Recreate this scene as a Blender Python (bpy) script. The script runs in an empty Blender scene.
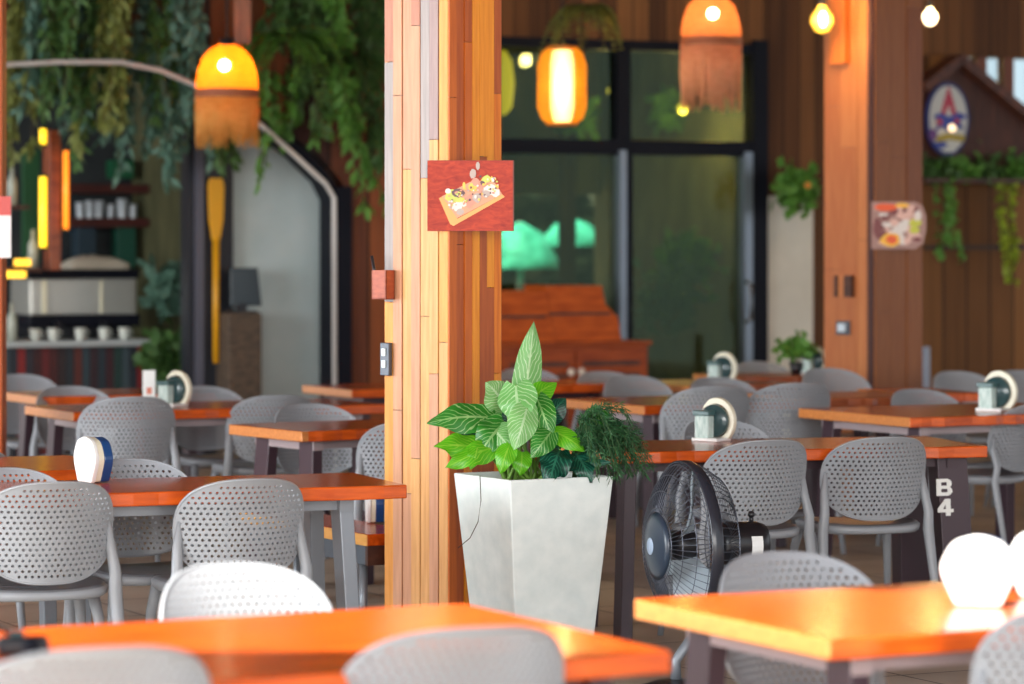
import bpy, bmesh, math, random
from mathutils import Vector, Matrix
from mathutils.geometry import delaunay_2d_cdt
random.seed(7)
SC = bpy.context.scene
COL = SC.collection
PI = math.pi
# ---------------------------------------------------------------- camera
F, EYE, YH, CX = 3200.0, 1.58, 240.0, 512.0
cam_d = bpy.data.cameras.new('camera'); cam = bpy.data.objects.new('camera', cam_d); COL.objects.link(cam)
cam.location = (0, 0, EYE); cam.rotation_euler = (PI/2, 0, 0)
cam_d.sensor_width = 36; cam_d.lens = F/1024*36
cam_d.shift_y = -(342-YH)/1024
cam_d.clip_end = 200
cam_d.dof.use_dof = True; cam_d.dof.focus_distance = 11.4; cam_d.dof.aperture_fstop = 2.5
SC.camera = cam
# ---------------------------------------------------------------- world, sun, big lights, exposure
world = bpy.data.worlds.new('world'); SC.world = world; world.use_nodes = True
wn = world.node_tree.nodes; bg = wn['Background']
bg.inputs[0].default_value = (0.88, 0.94, 1.0, 1); bg.inputs[1].default_value = 1.0
sun_d = bpy.data.lights.new('sun', 'SUN'); sun = bpy.data.objects.new('sun', sun_d); COL.objects.link(sun)
sun_d.energy = 12.0; sun_d.angle = 0.02; sun_d.color = (1, 0.96, 0.88)
SUN_TO = Vector((-0.28, -0.36, 0.90)).normalized()
sun.rotation_euler = SUN_TO.to_track_quat('Z', 'Y').to_euler(); sun.location = (-3, 0, 9)
def area(name, loc, target, sx, sy, power, color):
    d = bpy.data.lights.new(name, 'AREA'); o = bpy.data.objects.new(name, d); COL.objects.link(o)
    d.shape = 'RECTANGLE'; d.size = sx; d.size_y = sy; d.energy = power; d.color = color
    o.location = loc; o.rotation_euler = (Vector(loc)-Vector(target)).to_track_quat('Z', 'Y').to_euler()
    return o
area('daylight_from_left', (-13, 6, 3.6), (0, 14, 1), 10, 6, 2200, (0.92, 0.97, 1.0))
area('daylight_from_front', (1, -12, 4.0), (0, 20, 1.5), 16, 6, 2200, (1.0, 0.97, 0.93))
SC.view_settings.view_transform = 'Standard'; SC.view_settings.look = 'None'
SC.view_settings.gamma = 1.0; SC.view_settings.use_curve_mapping = False
SC.view_settings.exposure = 0.45
SC.cycles.use_denoising = True
SC.cycles.sample_clamp_indirect = 4.0
SC.cycles.transparent_max_bounces = 16
# ---------------------------------------------------------------- geometry of the place
TH = math.radians(27)
UX, UY = math.cos(TH), math.sin(TH)
W0 = (1.9, 24.0)
def WP(u, v, z=0.0): return Vector((W0[0]+u*UX-v*UY, W0[1]+u*UY+v*UX, z))
def wq(px, py, v=0.0):
    k = (px-CX)/F
    t = (v + (-W0[0]*UY+W0[1]*UX))/(-k*UY+UX)
    x, y = k*t, t
    return ((x-W0[0])*UX+(y-W0[1])*UY, EYE-(py-YH)*t/F)
def at(px, py, s): return Vector(((px-CX)/s, F/s, EYE-(py-YH)/s))
def on_z(px, py, z):
    s = (py-YH)/(EYE-z); return Vector(((px-CX)/s, F/s, z))
# ---------------------------------------------------------------- materials
MATS = {}
def lin(c): return tuple((x/12.92 if x <= .04045 else ((x+.055)/1.055)**2.4) for x in c)
def rgb(r, g, b): return lin((r/255, g/255, b/255))
def mat(name, color, rough=.5, metal=0, emit=None, es=0, coat=0, trans=0, alpha=1, sheen=0):
    if name in MATS: return MATS[name]
    m = bpy.data.materials.new(name); m.use_nodes = True; b = m.node_tree.nodes['Principled BSDF']
    b.inputs['Base Color'].default_value = (*color, 1); b.inputs['Roughness'].default_value = rough
    b.inputs['Metallic'].default_value = metal; b.inputs['Coat Weight'].default_value = coat
    b.inputs['Coat Roughness'].default_value = .12
    if emit: b.inputs['Emission Color'].default_value = (*emit, 1); b.inputs['Emission Strength'].default_value = es
    MATS[name] = m; return m
def nd(m, t, **kw):
    n = m.node_tree.nodes.new(t)
    for k, v in kw.items(): setattr(n, k, v)
    return n
def noisy(name, c1, c2, scale=(4, 4, 4), rough=.5, coat=0, detail=4, contrast=.35, bump=0, metal=0, rvar=True, tex=5, w=0, darken=None):
    if name in MATS: return MATS[name]
    m = mat(name, c1, rough, metal, coat=coat); L = m.node_tree.links
    b = m.node_tree.nodes['Principled BSDF']
    tc = nd(m, 'ShaderNodeTexCoord'); mp = nd(m, 'ShaderNodeMapping'); mp.inputs['Scale'].default_value = scale
    nz = nd(m, 'ShaderNodeTexNoise'); nz.inputs['Scale'].default_value = tex; nz.inputs['Detail'].default_value = detail
    nz.inputs['Distortion'].default_value = w
    cr = nd(m, 'ShaderNodeValToRGB'); cr.color_ramp.elements[0].position = .5-contrast/2; cr.color_ramp.elements[1].position = .5+contrast/2
    cr.color_ramp.elements[0].color = (*c1, 1); cr.color_ramp.elements[1].color = (*c2, 1)
    L.new(tc.outputs['Object'], mp.inputs[0]); L.new(mp.outputs[0], nz.inputs['Vector']); L.new(nz.outputs[0], cr.inputs[0])
    L.new(cr.outputs[0], b.inputs['Base Color'])
    if bump:
        bp = nd(m, 'ShaderNodeBump'); bp.inputs['Strength'].default_value = bump; bp.inputs['Distance'].default_value = .01
        L.new(nz.outputs[0], bp.inputs['Height']); L.new(bp.outputs[0], b.inputs['Normal'])
    return m
def planked(name, c1, c2, c3, pitch=.12, rough=.55, coat=0, axis='X', grain=(12, 12, .6)):
    """wall planks: each plank its own tone by position, plus grain"""
    m = mat(name, c1, rough, coat=coat); L = m.node_tree.links; b = m.node_tree.nodes['Principled BSDF']; b.inputs['Specular IOR Level'].default_value = .2
    tc = nd(m, 'ShaderNodeTexCoord'); sp = nd(m, 'ShaderNodeSeparateXYZ'); L.new(tc.outputs['Object'], sp.inputs[0])
    dv = nd(m, 'ShaderNodeMath', operation='DIVIDE'); dv.inputs[1].default_value = pitch; L.new(sp.outputs[axis], dv.inputs[0])
    fl = nd(m, 'ShaderNodeMath', operation='FLOOR'); L.new(dv.outputs[0], fl.inputs[0])
    fr = nd(m, 'ShaderNodeMath', operation='FRACT'); L.new(dv.outputs[0], fr.inputs[0])
    wn_ = nd(m, 'ShaderNodeTexWhiteNoise', noise_dimensions='1D'); L.new(fl.outputs[0], wn_.inputs['W'])
    mp = nd(m, 'ShaderNodeMapping'); mp.inputs['Scale'].default_value = grain; L.new(tc.outputs['Object'], mp.inputs[0])
    nz = nd(m, 'ShaderNodeTexNoise'); nz.inputs['Scale'].default_value = 2; nz.inputs['Detail'].default_value = 5; L.new(mp.outputs[0], nz.inputs['Vector'])
    ad = nd(m, 'ShaderNodeMath', operation='MULTIPLY_ADD'); ad.inputs[1].default_value = .7; L.new(wn_.outputs[0], ad.inputs[0])
    mu = nd(m, 'ShaderNodeMath', operation='MULTIPLY'); mu.inputs[1].default_value = .45; L.new(nz.outputs[0], mu.inputs[0]); L.new(mu.outputs[0], ad.inputs[2])
    cr = nd(m, 'ShaderNodeValToRGB'); e = cr.color_ramp.elements; e[0].position = .1; e[0].color = (*c1, 1); e[1].position = .95; e[1].color = (*c3, 1)
    x = e.new(.5); x.color = (*c2, 1); L.new(ad.outputs[0], cr.inputs[0])
    gp = nd(m, 'ShaderNodeMath', operation='GREATER_THAN'); gp.inputs[1].default_value = .06; L.new(fr.outputs[0], gp.inputs[0])
    mx = nd(m, 'ShaderNodeMix', data_type='RGBA'); mx.inputs['A'].default_value = (.012, .008, .006, 1)
    L.new(gp.outputs[0], mx.inputs['Factor']); L.new(cr.outputs[0], mx.inputs['B']); L.new(mx.outputs['Result'], b.inputs['Base Color'])
    return m
def glassy(name, tint, gloss=.12, gcol=(1, 1, 1), rough=.02):
    m = bpy.data.materials.new(name); m.use_nodes = True; n = m.node_tree.nodes; n.remove(n['Principled BSDF']); L = m.node_tree.links
    t = n.new('ShaderNodeBsdfTransparent'); t.inputs[0].default_value = (*tint, 1)
    g = n.new('ShaderNodeBsdfGlossy'); g.inputs['Roughness'].default_value = rough; g.inputs[0].default_value = (*gcol, 1)
    x = n.new('ShaderNodeMixShader'); x.inputs[0].default_value = gloss
    L.new(t.outputs[0], x.inputs[1]); L.new(g.outputs[0], x.inputs[2]); L.new(x.outputs[0], n['Material Output'].inputs[0])
    MATS[name] = m; return m
def translucent(name, c1, c2, scale=(1, 1, 12), fac=.6):
    m = noisy(name, c1, c2, scale, .7, contrast=.5); L = m.node_tree.links; n = m.node_tree.nodes
    t = n.new('ShaderNodeBsdfTranslucent'); x = n.new('ShaderNodeMixShader'); x.inputs[0].default_value = fac
    L.new(n['Color Ramp'].outputs[0], t.inputs[0]); L.new(n['Principled BSDF'].outputs[0], x.inputs[1]); L.new(t.outputs[0], x.inputs[2])
    L.new(x.outputs[0], n['Material Output'].inputs[0]); return m
def leafmat(name, base, vein, freq=9, k=.9, width=.25, rough=.35, var=.3):
    m = mat(name, base, rough); L = m.node_tree.links; b = m.node_tree.nodes['Principled BSDF']
    tc = nd(m, 'ShaderNodeTexCoord'); sp = nd(m, 'ShaderNodeSeparateXYZ'); L.new(tc.outputs['UV'], sp.inputs[0])
    a = nd(m, 'ShaderNodeMath', operation='SUBTRACT'); a.inputs[1].default_value = .5; L.new(sp.outputs[0], a.inputs[0])
    ab = nd(m, 'ShaderNodeMath', operation='ABSOLUTE'); L.new(a.outputs[0], ab.inputs[0])
    ma = nd(m, 'ShaderNodeMath', operation='MULTIPLY_ADD'); ma.inputs[1].default_value = -k; L.new(ab.outputs[0], ma.inputs[0]); L.new(sp.outputs[1], ma.inputs[2])
    nd_ = nd(m, 'ShaderNodeTexNoise'); nd_.inputs['Scale'].default_value = 22; L.new(tc.outputs['Object'], nd_.inputs['Vector'])
    dd = nd(m, 'ShaderNodeMath', operation='MULTIPLY_ADD'); dd.inputs[1].default_value = .22; L.new(nd_.outputs[0], dd.inputs[0]); L.new(ma.outputs[0], dd.inputs[2])
    fq = nd(m, 'ShaderNodeMath', operation='MULTIPLY'); fq.inputs[1].default_value = freq; L.new(dd.outputs[0], fq.inputs[0])
    fr = nd(m, 'ShaderNodeMath', operation='FRACT'); L.new(fq.outputs[0], fr.inputs[0])
    lt = nd(m, 'ShaderNodeMath', operation='LESS_THAN'); lt.inputs[1].default_value = width; L.new(fr.outputs[0], lt.inputs[0])
    mid = nd(m, 'ShaderNodeMath', operation='LESS_THAN'); mid.inputs[1].default_value = .035; L.new(ab.outputs[0], mid.inputs[0])
    mxm = nd(m, 'ShaderNodeMath', operation='MAXIMUM'); L.new(lt.outputs[0], mxm.inputs[0]); L.new(mid.outputs[0], mxm.inputs[1])
    nz = nd(m, 'ShaderNodeTexNoise'); nz.inputs['Scale'].default_value = 28; L.new(tc.outputs['Object'], nz.inputs['Vector'])
    ml = nd(m, 'ShaderNodeMath', operation='MULTIPLY'); L.new(mxm.outputs[0], ml.inputs[0]); L.new(nz.outputs[0], ml.inputs[1])
    mx = nd(m, 'ShaderNodeMix', data_type='RGBA'); mx.inputs['A'].default_value = (*base, 1); mx.inputs['B'].default_value = (*vein, 1)
    L.new(ml.outputs[0], mx.inputs['Factor']); L.new(mx.outputs['Result'], b.inputs['Base Color'])
    t = nd(m, 'ShaderNodeBsdfTranslucent'); L.new(mx.outputs['Result'], t.inputs[0]); xs = nd(m, 'ShaderNodeMixShader'); xs.inputs[0].default_value = .3
    L.new(b.outputs[0], xs.inputs[1]); L.new(t.outputs[0], xs.inputs[2]); L.new(xs.outputs[0], m.node_tree.nodes['Material Output'].inputs[0])
    return m
M = {}
M['plastic'] = mat('grey_plastic', (0.29, 0.305, 0.33), .36)
M['seat_reflect'] = mat('seat_plastic_dark_reflection', (0.16, 0.165, 0.18), .28)  # darker copy of the plastic; dark reflection on the seats put into the colour
M['wood_top'] = noisy('varnished_tabletop', (.34, .038, .004), (.76, .125, .010), (1.2, 9, 9), .22, coat=.2, contrast=.6)
M['wood_top'].node_tree.nodes['Principled BSDF'].inputs['Specular IOR Level'].default_value = .3
M['wood_end'] = noisy('tabletop_end_grain', (.48, .14, .028), (.70, .27, .065), (6, 10, 14), .4, coat=.2, contrast=.5)
M['wood_pale_end'] = noisy('lit_yellow_end_grain', (.75, .33, .05), (.9, .46, .10), (2, 2, 8), .4, coat=.2)  # yellow end grain, its colour raised to look lit
M['wood_red'] = noisy('red_brown_wood', (.20, .040, .012), (.36, .085, .022), (1.2, 9, 9), .35, coat=.2)
M['wood_dark'] = noisy('dark_brown_wood', (.035, .012, .008), (.09, .03, .015), (2, 2, 6), .5)
M['steel_grey'] = mat('grey_painted_steel', (.22, .24, .27), .35, .3)
M['maroon'] = mat('maroon_painted_steel', (.045, .022, .032), .4)
M['maroon_lit'] = mat('lit_maroon_steel', (.34, .27, .28), .4)  # paler copy of maroon; light on its glossy faces put into the colour
M['black'] = mat('black_plastic', (.012, .012, .016), .3)
M['navy'] = mat('dark_navy_frame', (.005, .006, .012), .5); M['navy'].node_tree.nodes['Principled BSDF'].inputs['Specular IOR Level'].default_value = .15
M['silver'] = mat('silver_metal', (.55, .58, .60), .25, .9)
M['cream'] = mat('cream_plastic', (.80, .76, .60), .35)
M['white'] = mat('white_plastic', (.82, .82, .80), .4)
M['blue'] = mat('deep_blue_plastic', (.012, .06, .20), .3)
M['teal'] = mat('dark_teal_plastic', (.03, .07, .075), .2, coat=.5)
M['tissue'] = noisy('pale_green_tissue', (.35, .5, .46), (.7, .8, .76), (20, 20, 4), .7)
M['concrete'] = noisy('white_rough_concrete', (.70, .77, .76), (.84, .89, .87), (3, 3, 3), .75, contrast=.5, bump=.25)
M['soil'] = noisy('potting_soil', (.02, .014, .01), (.09, .06, .04), (30, 30, 30), .9)
M['bark'] = mat('brown_stem', (.06, .035, .015), .8)

# ---------------------------------------------------------------- mesh helpers
class MB:
    def __init__(s): s.bm = bmesh.new(); s.uv = None
    def box(s, x0, x1, y0, y1, z0, z1, mi=0):
        vs = [s.bm.verts.new((x, y, z)) for z in (z0, z1) for x, y in ((x0, y0), (x1, y0), (x1, y1), (x0, y1))]
        for f in ((3, 2, 1, 0), (4, 5, 6, 7), (0, 1, 5, 4), (1, 2, 6, 5), (2, 3, 7, 6), (3, 0, 4, 7)):
            s.bm.faces.new([vs[i] for i in f]).material_index = mi
        return s
    def loft(s, rings, cap=True, mi=0, smooth=True, closed=True):
        rr = [[s.bm.verts.new(p) for p in r] for r in rings]; n = len(rr[0])
        for a, b in zip(rr, rr[1:]):
            for i in range(n if closed else n-1):
                f = s.bm.faces.new((a[i], a[(i+1) % n], b[(i+1) % n], b[i])); f.material_index = mi; f.smooth = smooth
        if cap and closed:
            for r in (rr[0][::-1], rr[-1]):
                try: s.bm.faces.new(r).material_index = mi
                except ValueError: pass
        return s
    def tube(s, pts, rad, n=8, mi=0, flat=1.0, cap=True):
        pts = [Vector(p) for p in pts]; rings = []
        if not isinstance(rad, (list, tuple)): rad = [rad]*len(pts)
        ref = Vector((0, 0, 1))
        d0 = (pts[1]-pts[0]).normalized()
        if abs(d0.z) > .9: ref = Vector((0, 1, 0))
        for i, p in enumerate(pts):
            d = (pts[min(i+1, len(pts)-1)]-pts[max(i-1, 0)]).normalized()
            a = d.cross(ref)
            if a.length < 1e-4: a = d.cross(Vector((1, 0, 0)))
            a.normalize(); b = a.cross(d).normalized()
            rings.append([p+(a*math.cos(t)+b*math.sin(t)*flat)*rad[i] for t in (2*PI*j/n for j in range(n))])
        return s.loft(rings, cap, mi)
    def lathe(s, prof, n=24, mi=0, axis='z', cap=False, c=(0, 0, 0), ang=2*PI, a0=0):
        rings = []
        cl = abs(ang-2*PI) < 1e-6; m = n if cl else n+1
        for r, h in prof:
            ring = []
            for j in range(m):
                t = a0+ang*j/n
                if axis == 'z': q = (r*math.cos(t), r*math.sin(t), h)
                elif axis == 'x': q = (h, r*math.cos(t), r*math.sin(t))
                else: q = (r*math.cos(t), h, r*math.sin(t))
                ring.append((q[0]+c[0], q[1]+c[1], q[2]+c[2]))
            rings.append(ring)
        return s.loft(rings, cap, mi, closed=cl)
    def prism(s, poly, d0, d1, plane='xz', mi=0, side=None):
        """outline extruded through its depth"""
        def q(a, b, d): return (a, d, b) if plane == 'xz' else (a, b, d) if plane == 'xy' else (d, a, b)
        A = [s.bm.verts.new(q(a, b, d0)) for a, b in poly]; B = [s.bm.verts.new(q(a, b, d1)) for a, b in poly]
        s.bm.faces.new(A).material_index = mi; s.bm.faces.new(B[::-1]).material_index = mi
        n = len(poly)
        for i in range(n):
            s.bm.faces.new((A[(i+1) % n], A[i], B[i], B[(i+1) % n])).material_index = mi if side is None else side
        return s
    def blob(s, c, r, mi=0, seg=10, sq=(1, 1, 1), jit=0):
        res = bmesh.ops.create_icosphere(s.bm, subdivisions=2, radius=1)
        for v in res['verts']:
            k = 1+random.uniform(-jit, jit)
            v.co = Vector((c[0]+v.co.x*r*sq[0]*k, c[1]+v.co.y*r*sq[1]*k, c[2]+v.co.z*r*sq[2]*k))
            for f in v.link_faces: f.material_index = mi; f.smooth = True
        return s
    def beam(s, a, b, w, h, mi=0, up=(0, 0, 1)):
        a, b = Vector(a), Vector(b); d = (b-a).normalized(); x = d.cross(Vector(up)).normalized(); y = x.cross(d)
        rg = [[p+x*w/2*i+y*h/2*j for i, j in ((-1, -1), (1, -1), (1, 1), (-1, 1))] for p in (a, b)]
        return s.loft(rg, True, mi, smooth=False)
    def build(s, name, mats, parent=None, recentre=True, bevel=0, solid=0):
        bmesh.ops.recalc_face_normals(s.bm, faces=s.bm.faces)
        me = bpy.data.meshes.new(name)
        off = Vector((0, 0, 0))
        if parent is None and recentre and s.bm.verts:
            xs = [v.co.x for v in s.bm.verts]; ys = [v.co.y for v in s.bm.verts]; zs = [v.co.z for v in s.bm.verts]
            off = Vector(((min(xs)+max(xs))/2, (min(ys)+max(ys))/2, min(zs)))
            for v in s.bm.verts: v.co -= off
        s.bm.to_mesh(me); s.bm.free()
        for m_ in (mats if isinstance(mats, (list, tuple)) else [mats]): me.materials.append(m_)
        o = bpy.data.objects.new(name, me); COL.objects.link(o)
        if parent: o.parent = parent
        else: o.location = off
        if bevel:
            b = o.modifiers.new('bevel', 'BEVEL'); b.width = bevel; b.segments = 2; b.limit_method = 'ANGLE'
        return o
def tag(o, label, cat, group=None, kind=None):
    o['label'] = label; o['category'] = cat
    if group: o['group'] = group
    if kind: o['kind'] = kind
    return o
def thing(name, label, cat, loc, rot=0, group=None):
    o = bpy.data.objects.new(name, None); o.empty_display_size = .1; COL.objects.link(o); o.location = loc; o.rotation_euler = (0, 0, rot)
    return tag(o, label, cat, group)
def struct(o): o['kind'] = 'structure'; return o
def in_wall(o):
    """turn an object built in wall coordinates (along the wall, into it, up) to where it stands"""
    l = o.location.copy(); o.location = WP(l.x, l.y, l.z); o.rotation_euler = (0, 0, TH); return o
def wthing(name, label, cat, px, py, v, group=None):
    u, z = wq(px, py, v); return thing(name, label, cat, WP(u, v, z), TH, group)
def copy_tree(o, parent=None, label=None, group=None):
    c = o.copy(); COL.objects.link(c); c.parent = parent
    if label: c['label'] = label
    if group: c['group'] = group
    for ch in list(o.children): copy_tree(ch, c)
    return c

# ================================================================ SETTING
fl = noisy('beige_stone_floor', (.42, .32, .23), (.62, .53, .43), (1, 1, 1), .45, contrast=.6, tex=2.0)
def floor_tiles():
    m = fl; L = m.node_tree.links; b = m.node_tree.nodes['Principled BSDF']; cr = m.node_tree.nodes['Color Ramp']
    tc = m.node_tree.nodes['Texture Coordinate']; mp = nd(m, 'ShaderNodeMapping'); mp.inputs['Rotation'].default_value = (0, 0, -TH)
    br = nd(m, 'ShaderNodeTexBrick'); br.inputs['Scale'].default_value = 1; br.inputs['Brick Width'].default_value = .6; br.inputs['Row Height'].default_value = .6; br.offset = 0
    br.inputs['Mortar Size'].default_value = .006; br.inputs['Mortar'].default_value = (.10, .08, .07, 1)
    br.inputs['Color1'].default_value = (1, 1, 1, 1); br.inputs['Color2'].default_value = (.8, .8, .82, 1)
    L.new(tc.outputs['Object'], mp.inputs[0]); L.new(mp.outputs[0], br.inputs['Vector'])
    mx = nd(m, 'ShaderNodeMix', data_type='RGBA', blend_type='MULTIPLY'); mx.inputs['Factor'].default_value = 1
    L.new(cr.outputs[0], mx.inputs['A']); L.new(br.outputs[0], mx.inputs['B']); L.new(mx.outputs['Result'], b.inputs['Base Color'])
floor_tiles()
b = MB(); b.box(-16, 16, -4, 46, -.12, 0); struct(b.build('floor', fl))
# unseen roof over the dining deck; front edge stepped to shape where sun lands
ceil_m = planked('ceiling_boards', (.10, .05, .03), (.16, .08, .045), (.22, .12, .06), .15)
b = MB(); pb = WP(14, 4.2); pa = WP(-17, 4.2)
b.prism([(-13, 7.4), (-1.1, 7.4), (-1.1, 6.3), (15, 6.3), (pb.x, pb.y), (pa.x, pa.y)], 3.95, 4.1, 'xy'); struct(b.build('ceiling_sun_shade', ceil_m))
b = MB(); b.box(-3.4, -.15, 3.5, 5.15, 3.95, 4.02); b.box(-.1, 3.0, 3.2, 5.5, 3.95, 4.02); struct(b.build('ceiling_sun_shade', ceil_m))  # unseen boards added to keep the sun off the near chairs

PL_BROWN = planked('brown_wall_planks', rgb(66, 40, 24), rgb(108, 68, 36), rgb(142, 94, 52), .14)
PL_WARM = planked('warm_wall_planks', rgb(88, 56, 30), rgb(122, 80, 42), rgb(152, 104, 60), .22)
PL_DARK = planked('dark_wall_planks', rgb(40, 28, 30), rgb(84, 48, 36), rgb(140, 78, 44), .3)
def wpoly(name, pts, v0, v1, m):
    q = [wq(x, y, v0) for x, y in pts]; b = MB(); b.prism(q, v0, v1, 'xz'); return struct(in_wall(b.build(name, m)))
def wbox(px0, px1, py0, py1, v0, v1):
    """box limits in wall coordinates from its front outline"""
    u0, z1 = wq(px0, py0, v0); u1, _ = wq(px1, py0, v0); _, z0 = wq(px0, py1, v0); return u0, u1, v0, v1, z0, z1
def wbuild(name, px0, px1, py0, py1, v0, v1, m, bevel=0):
    b = MB(); b.box(*wbox(px0, px1, py0, py1, v0, v1)); return in_wall(b.build(name, m, bevel=bevel))
BOT = 480
arc = [(-60, 66), (8, 65), (60, 62), (120, 62), (160, 70), (195, 85), (228, 104), (262, 126), (300, 155), (325, 180), (335, 196)]
wpoly('wall_back', [(-160, -80), (388, -80), (388, BOT), (352, BOT), (352, 196)] + [(335, 196)][:0] + [(338, 176), (318, 154), (268, 118), (232, 94), (195, 74), (160, 60), (120, 52), (60, 52), (8, 55), (-160, 60)], 0, .2, PL_DARK)
# dark jamb following the arch and its silver rim
b = MB(); up = [wq(x, y-9, -.03) for x, y in arc]+[wq(352, 186, -.03), wq(352, BOT, -.03)]; lo = [wq(x, y+2, -.03) for x, y in arc[:-1]]+[wq(334, 200, -.03), wq(334, BOT, -.03)]
b.prism(up[:len(arc)]+up[len(arc):]+lo[::-1], -.03, .22, 'xz')
struct(in_wall(b.build('trim_1', M['navy'])))
b = MB(); pts = []
for x, y in [(-60, 66), (0, 65), (60, 62), (120, 62), (160, 70), (195, 85), (228, 104), (262, 126), (300, 160), (326, 184), (334, 198), (335, BOT)]:
    u, z = wq(x, y, -.62); pts.append((u, -.62, z))
b.tube(pts, .019, 8); struct(in_wall(b.build('trim_2', mat('rim_metal', (.62, .60, .58), .4, .3))))
# pale wall and dark partition inside the arch
pale = noisy('pale_plaster', (.46, .55, .55), (.52, .60, .60), (1, 1, 1), .8)
struct(wbuild('wall_inner', 231, 340, 60, BOT, .35, .45, pale))
struct(wbuild('wall_partition', 188, 233, 40, BOT, .26, .4, mat('black_panel', (.012, .014, .022), .5)))
struct(wbuild('trim_3', 196, 204, 40, BOT, .23, .26, mat('slate_strip', (.09, .09, .12), .5)))
# bar recess
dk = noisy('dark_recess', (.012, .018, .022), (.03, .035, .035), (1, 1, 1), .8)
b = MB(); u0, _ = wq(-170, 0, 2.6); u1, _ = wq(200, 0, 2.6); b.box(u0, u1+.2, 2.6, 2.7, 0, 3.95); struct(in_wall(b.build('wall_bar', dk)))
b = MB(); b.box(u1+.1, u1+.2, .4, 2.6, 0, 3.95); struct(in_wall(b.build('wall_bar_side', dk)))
# storefront wall pieces
wpoly('wall_upper', [(384, -80), (768, -80), (768, 46), (500, 36), (384, 34)], 0, .2, PL_BROWN)
wpoly('wall_mid', [(384, 34), (501, 36), (501, BOT), (384, BOT)], .02, .2, PL_WARM)
wpoly('wall_side', [(766, -80), (832, -80), (832, BOT), (813, BOT), (813, 196), (766, 196)], 0, .2, PL_BROWN)
struct(wbuild('wall_pale', 766, 815, 196, BOT, .0, .18, noisy('cream_plaster', (.66, .62, .52), (.72, .68, .58), (1, 1, 1), .8)))
# right wall with the high window band
struct(wbuild('wall_right', 812, 1200, 128, BOT, .01, .2, PL_WARM))
struct(wbuild('wall_right_top', 828, 1200, -80, 52, .01, .2, PL_BROWN))
struct(wbuild('wall_right_post', 828, 966, 50, 130, .02, .19, PL_BROWN))
wm = mat('window_post', rgb(120, 62, 36), .5)
for i, (a, c) in enumerate(((977, 987), (1004, 1014), (1040, 1050))):
    struct(wbuild('trim_%d' % (i+4), a, c, 50, 130, .03, .12, wm))
HG = glassy('hazy_glass', (.72, .80, .82), .05)
struct(wbuild('window_2', 965, 1080, 50, 130, .13, .14, HG))
struct(wbuild('trim_7', 925, 1200, 245, 250, -.01, .02, mat('dark_seam', (.05, .025, .015), .6)))

# glazed storefront: frame bars around real panes with a dim room behind
GL = glassy('storefront_glass', (.70, .70, .56), .03, (.5, .7, .55))
st = bpy.data.objects.new('window_1', None); COL.objects.link(st); st['kind'] = 'structure'
def bar_px(name, a, c, y0, y1, v0, v1, m):
    b = MB(); b.box(*wbox(a, c, y0, y1, v0, v1)); o = b.build(name, m, recentre=True); in_wall(o); o.parent = st; return o
bar_px('frame', 500, 768, 36, 46, -.04, .1, M['navy']); bar_px('frame', 500, 768, 138, 153, -.04, .1, M['navy'])
bar_px('frame', 618, 631, 40, 150, -.04, .1, M['navy']); bar_px('frame', 626, 633, 150, 470, -.04, .1, M['navy'])
bar_px('frame', 754, 768, 40, 470, -.05, .1, M['navy'])
bar_px('door_edge', 620, 627, 150, 470, -.06, .08, mat('bluish_aluminium', (.22, .26, .31), .35, .6))
bar_px('door_edge', 745, 753, 152, 470, -.06, .08, MATS['bluish_aluminium'])
b = MB(); u, z = wq(750, 282, -.12); u2, z2 = wq(750, 322, -.12)
b.tube([(u, -.06, z), (u+.01, -.12, z-.02), (u+.01, -.12, z2+.02), (u, -.06, z2)], .018, 8); h = in_wall(b.build('door_handle', M['silver'])); h.parent = st
bar_px('pane', 500, 618, 46, 139, .02, .03, GL); bar_px('pane', 631, 754, 46, 139, .02, .03, GL)
bar_px('pane', 500, 620, 152, 470, .02, .03, GL); bar_px('pane', 632, 746, 152, 470, .02, .03, GL)
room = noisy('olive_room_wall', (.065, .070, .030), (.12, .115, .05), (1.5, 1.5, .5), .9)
uL, _ = wq(470, 0, .2); uR, _ = wq(770, 0, .2)
ol, oz1 = wq(486, 194, 4.0); orr, oz0 = wq(612, 300, 4.0)
b = MB(); b.box(uL-1.6, ol, 4.0, 4.15, 0, 3.95); b.box(orr, uR+.7, 4.0, 4.15, 0, 3.95); b.box(ol, orr, 4.0, 4.15, oz1, 3.95); b.box(ol, orr, 4.0, 4.15, 0, oz0)
struct(in_wall(b.build('wall_room', room)))
b = MB(); b.box(uL-1.7, uL-1.6, .5, 4.1, 0, 3.95); struct(in_wall(b.build('wall_room_left', room)))
b = MB(); b.box(uR+.6, uR+.7, .2, 4.1, 0, 3.95); struct(in_wall(b.build('wall_room_right', room)))

# ================================================================ FOLIAGE
def fm(name, c, c2, tr=.25):
    m = noisy(name, c, c2, (6, 6, 6), .6, contrast=.6); n = m.node_tree.nodes; L = m.node_tree.links
    t = n.new('ShaderNodeBsdfTranslucent'); x = n.new('ShaderNodeMixShader'); x.inputs[0].default_value = tr
    L.new(n['Color Ramp'].outputs[0], t.inputs[0]); L.new(n['Principled BSDF'].outputs[0], x.inputs[1]); L.new(t.outputs[0], x.inputs[2]); L.new(x.outputs[0], n['Material Output'].inputs[0])
    return m
G_DEEP = fm('deep_green_leaves', rgb(42, 78, 44), rgb(92, 130, 60))
G_OLIVE = fm('olive_leaves', rgb(92, 104, 50), rgb(146, 152, 76))
G_BLUE = fm('blue_green_leaves', rgb(52, 92, 84), rgb(112, 148, 126))
G_LIME = fm('lime_leaves', rgb(110, 140, 24), rgb(176, 190, 50))
G_MID = fm('mid_green_leaves', rgb(56, 116, 40), rgb(120, 170, 70))
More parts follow.
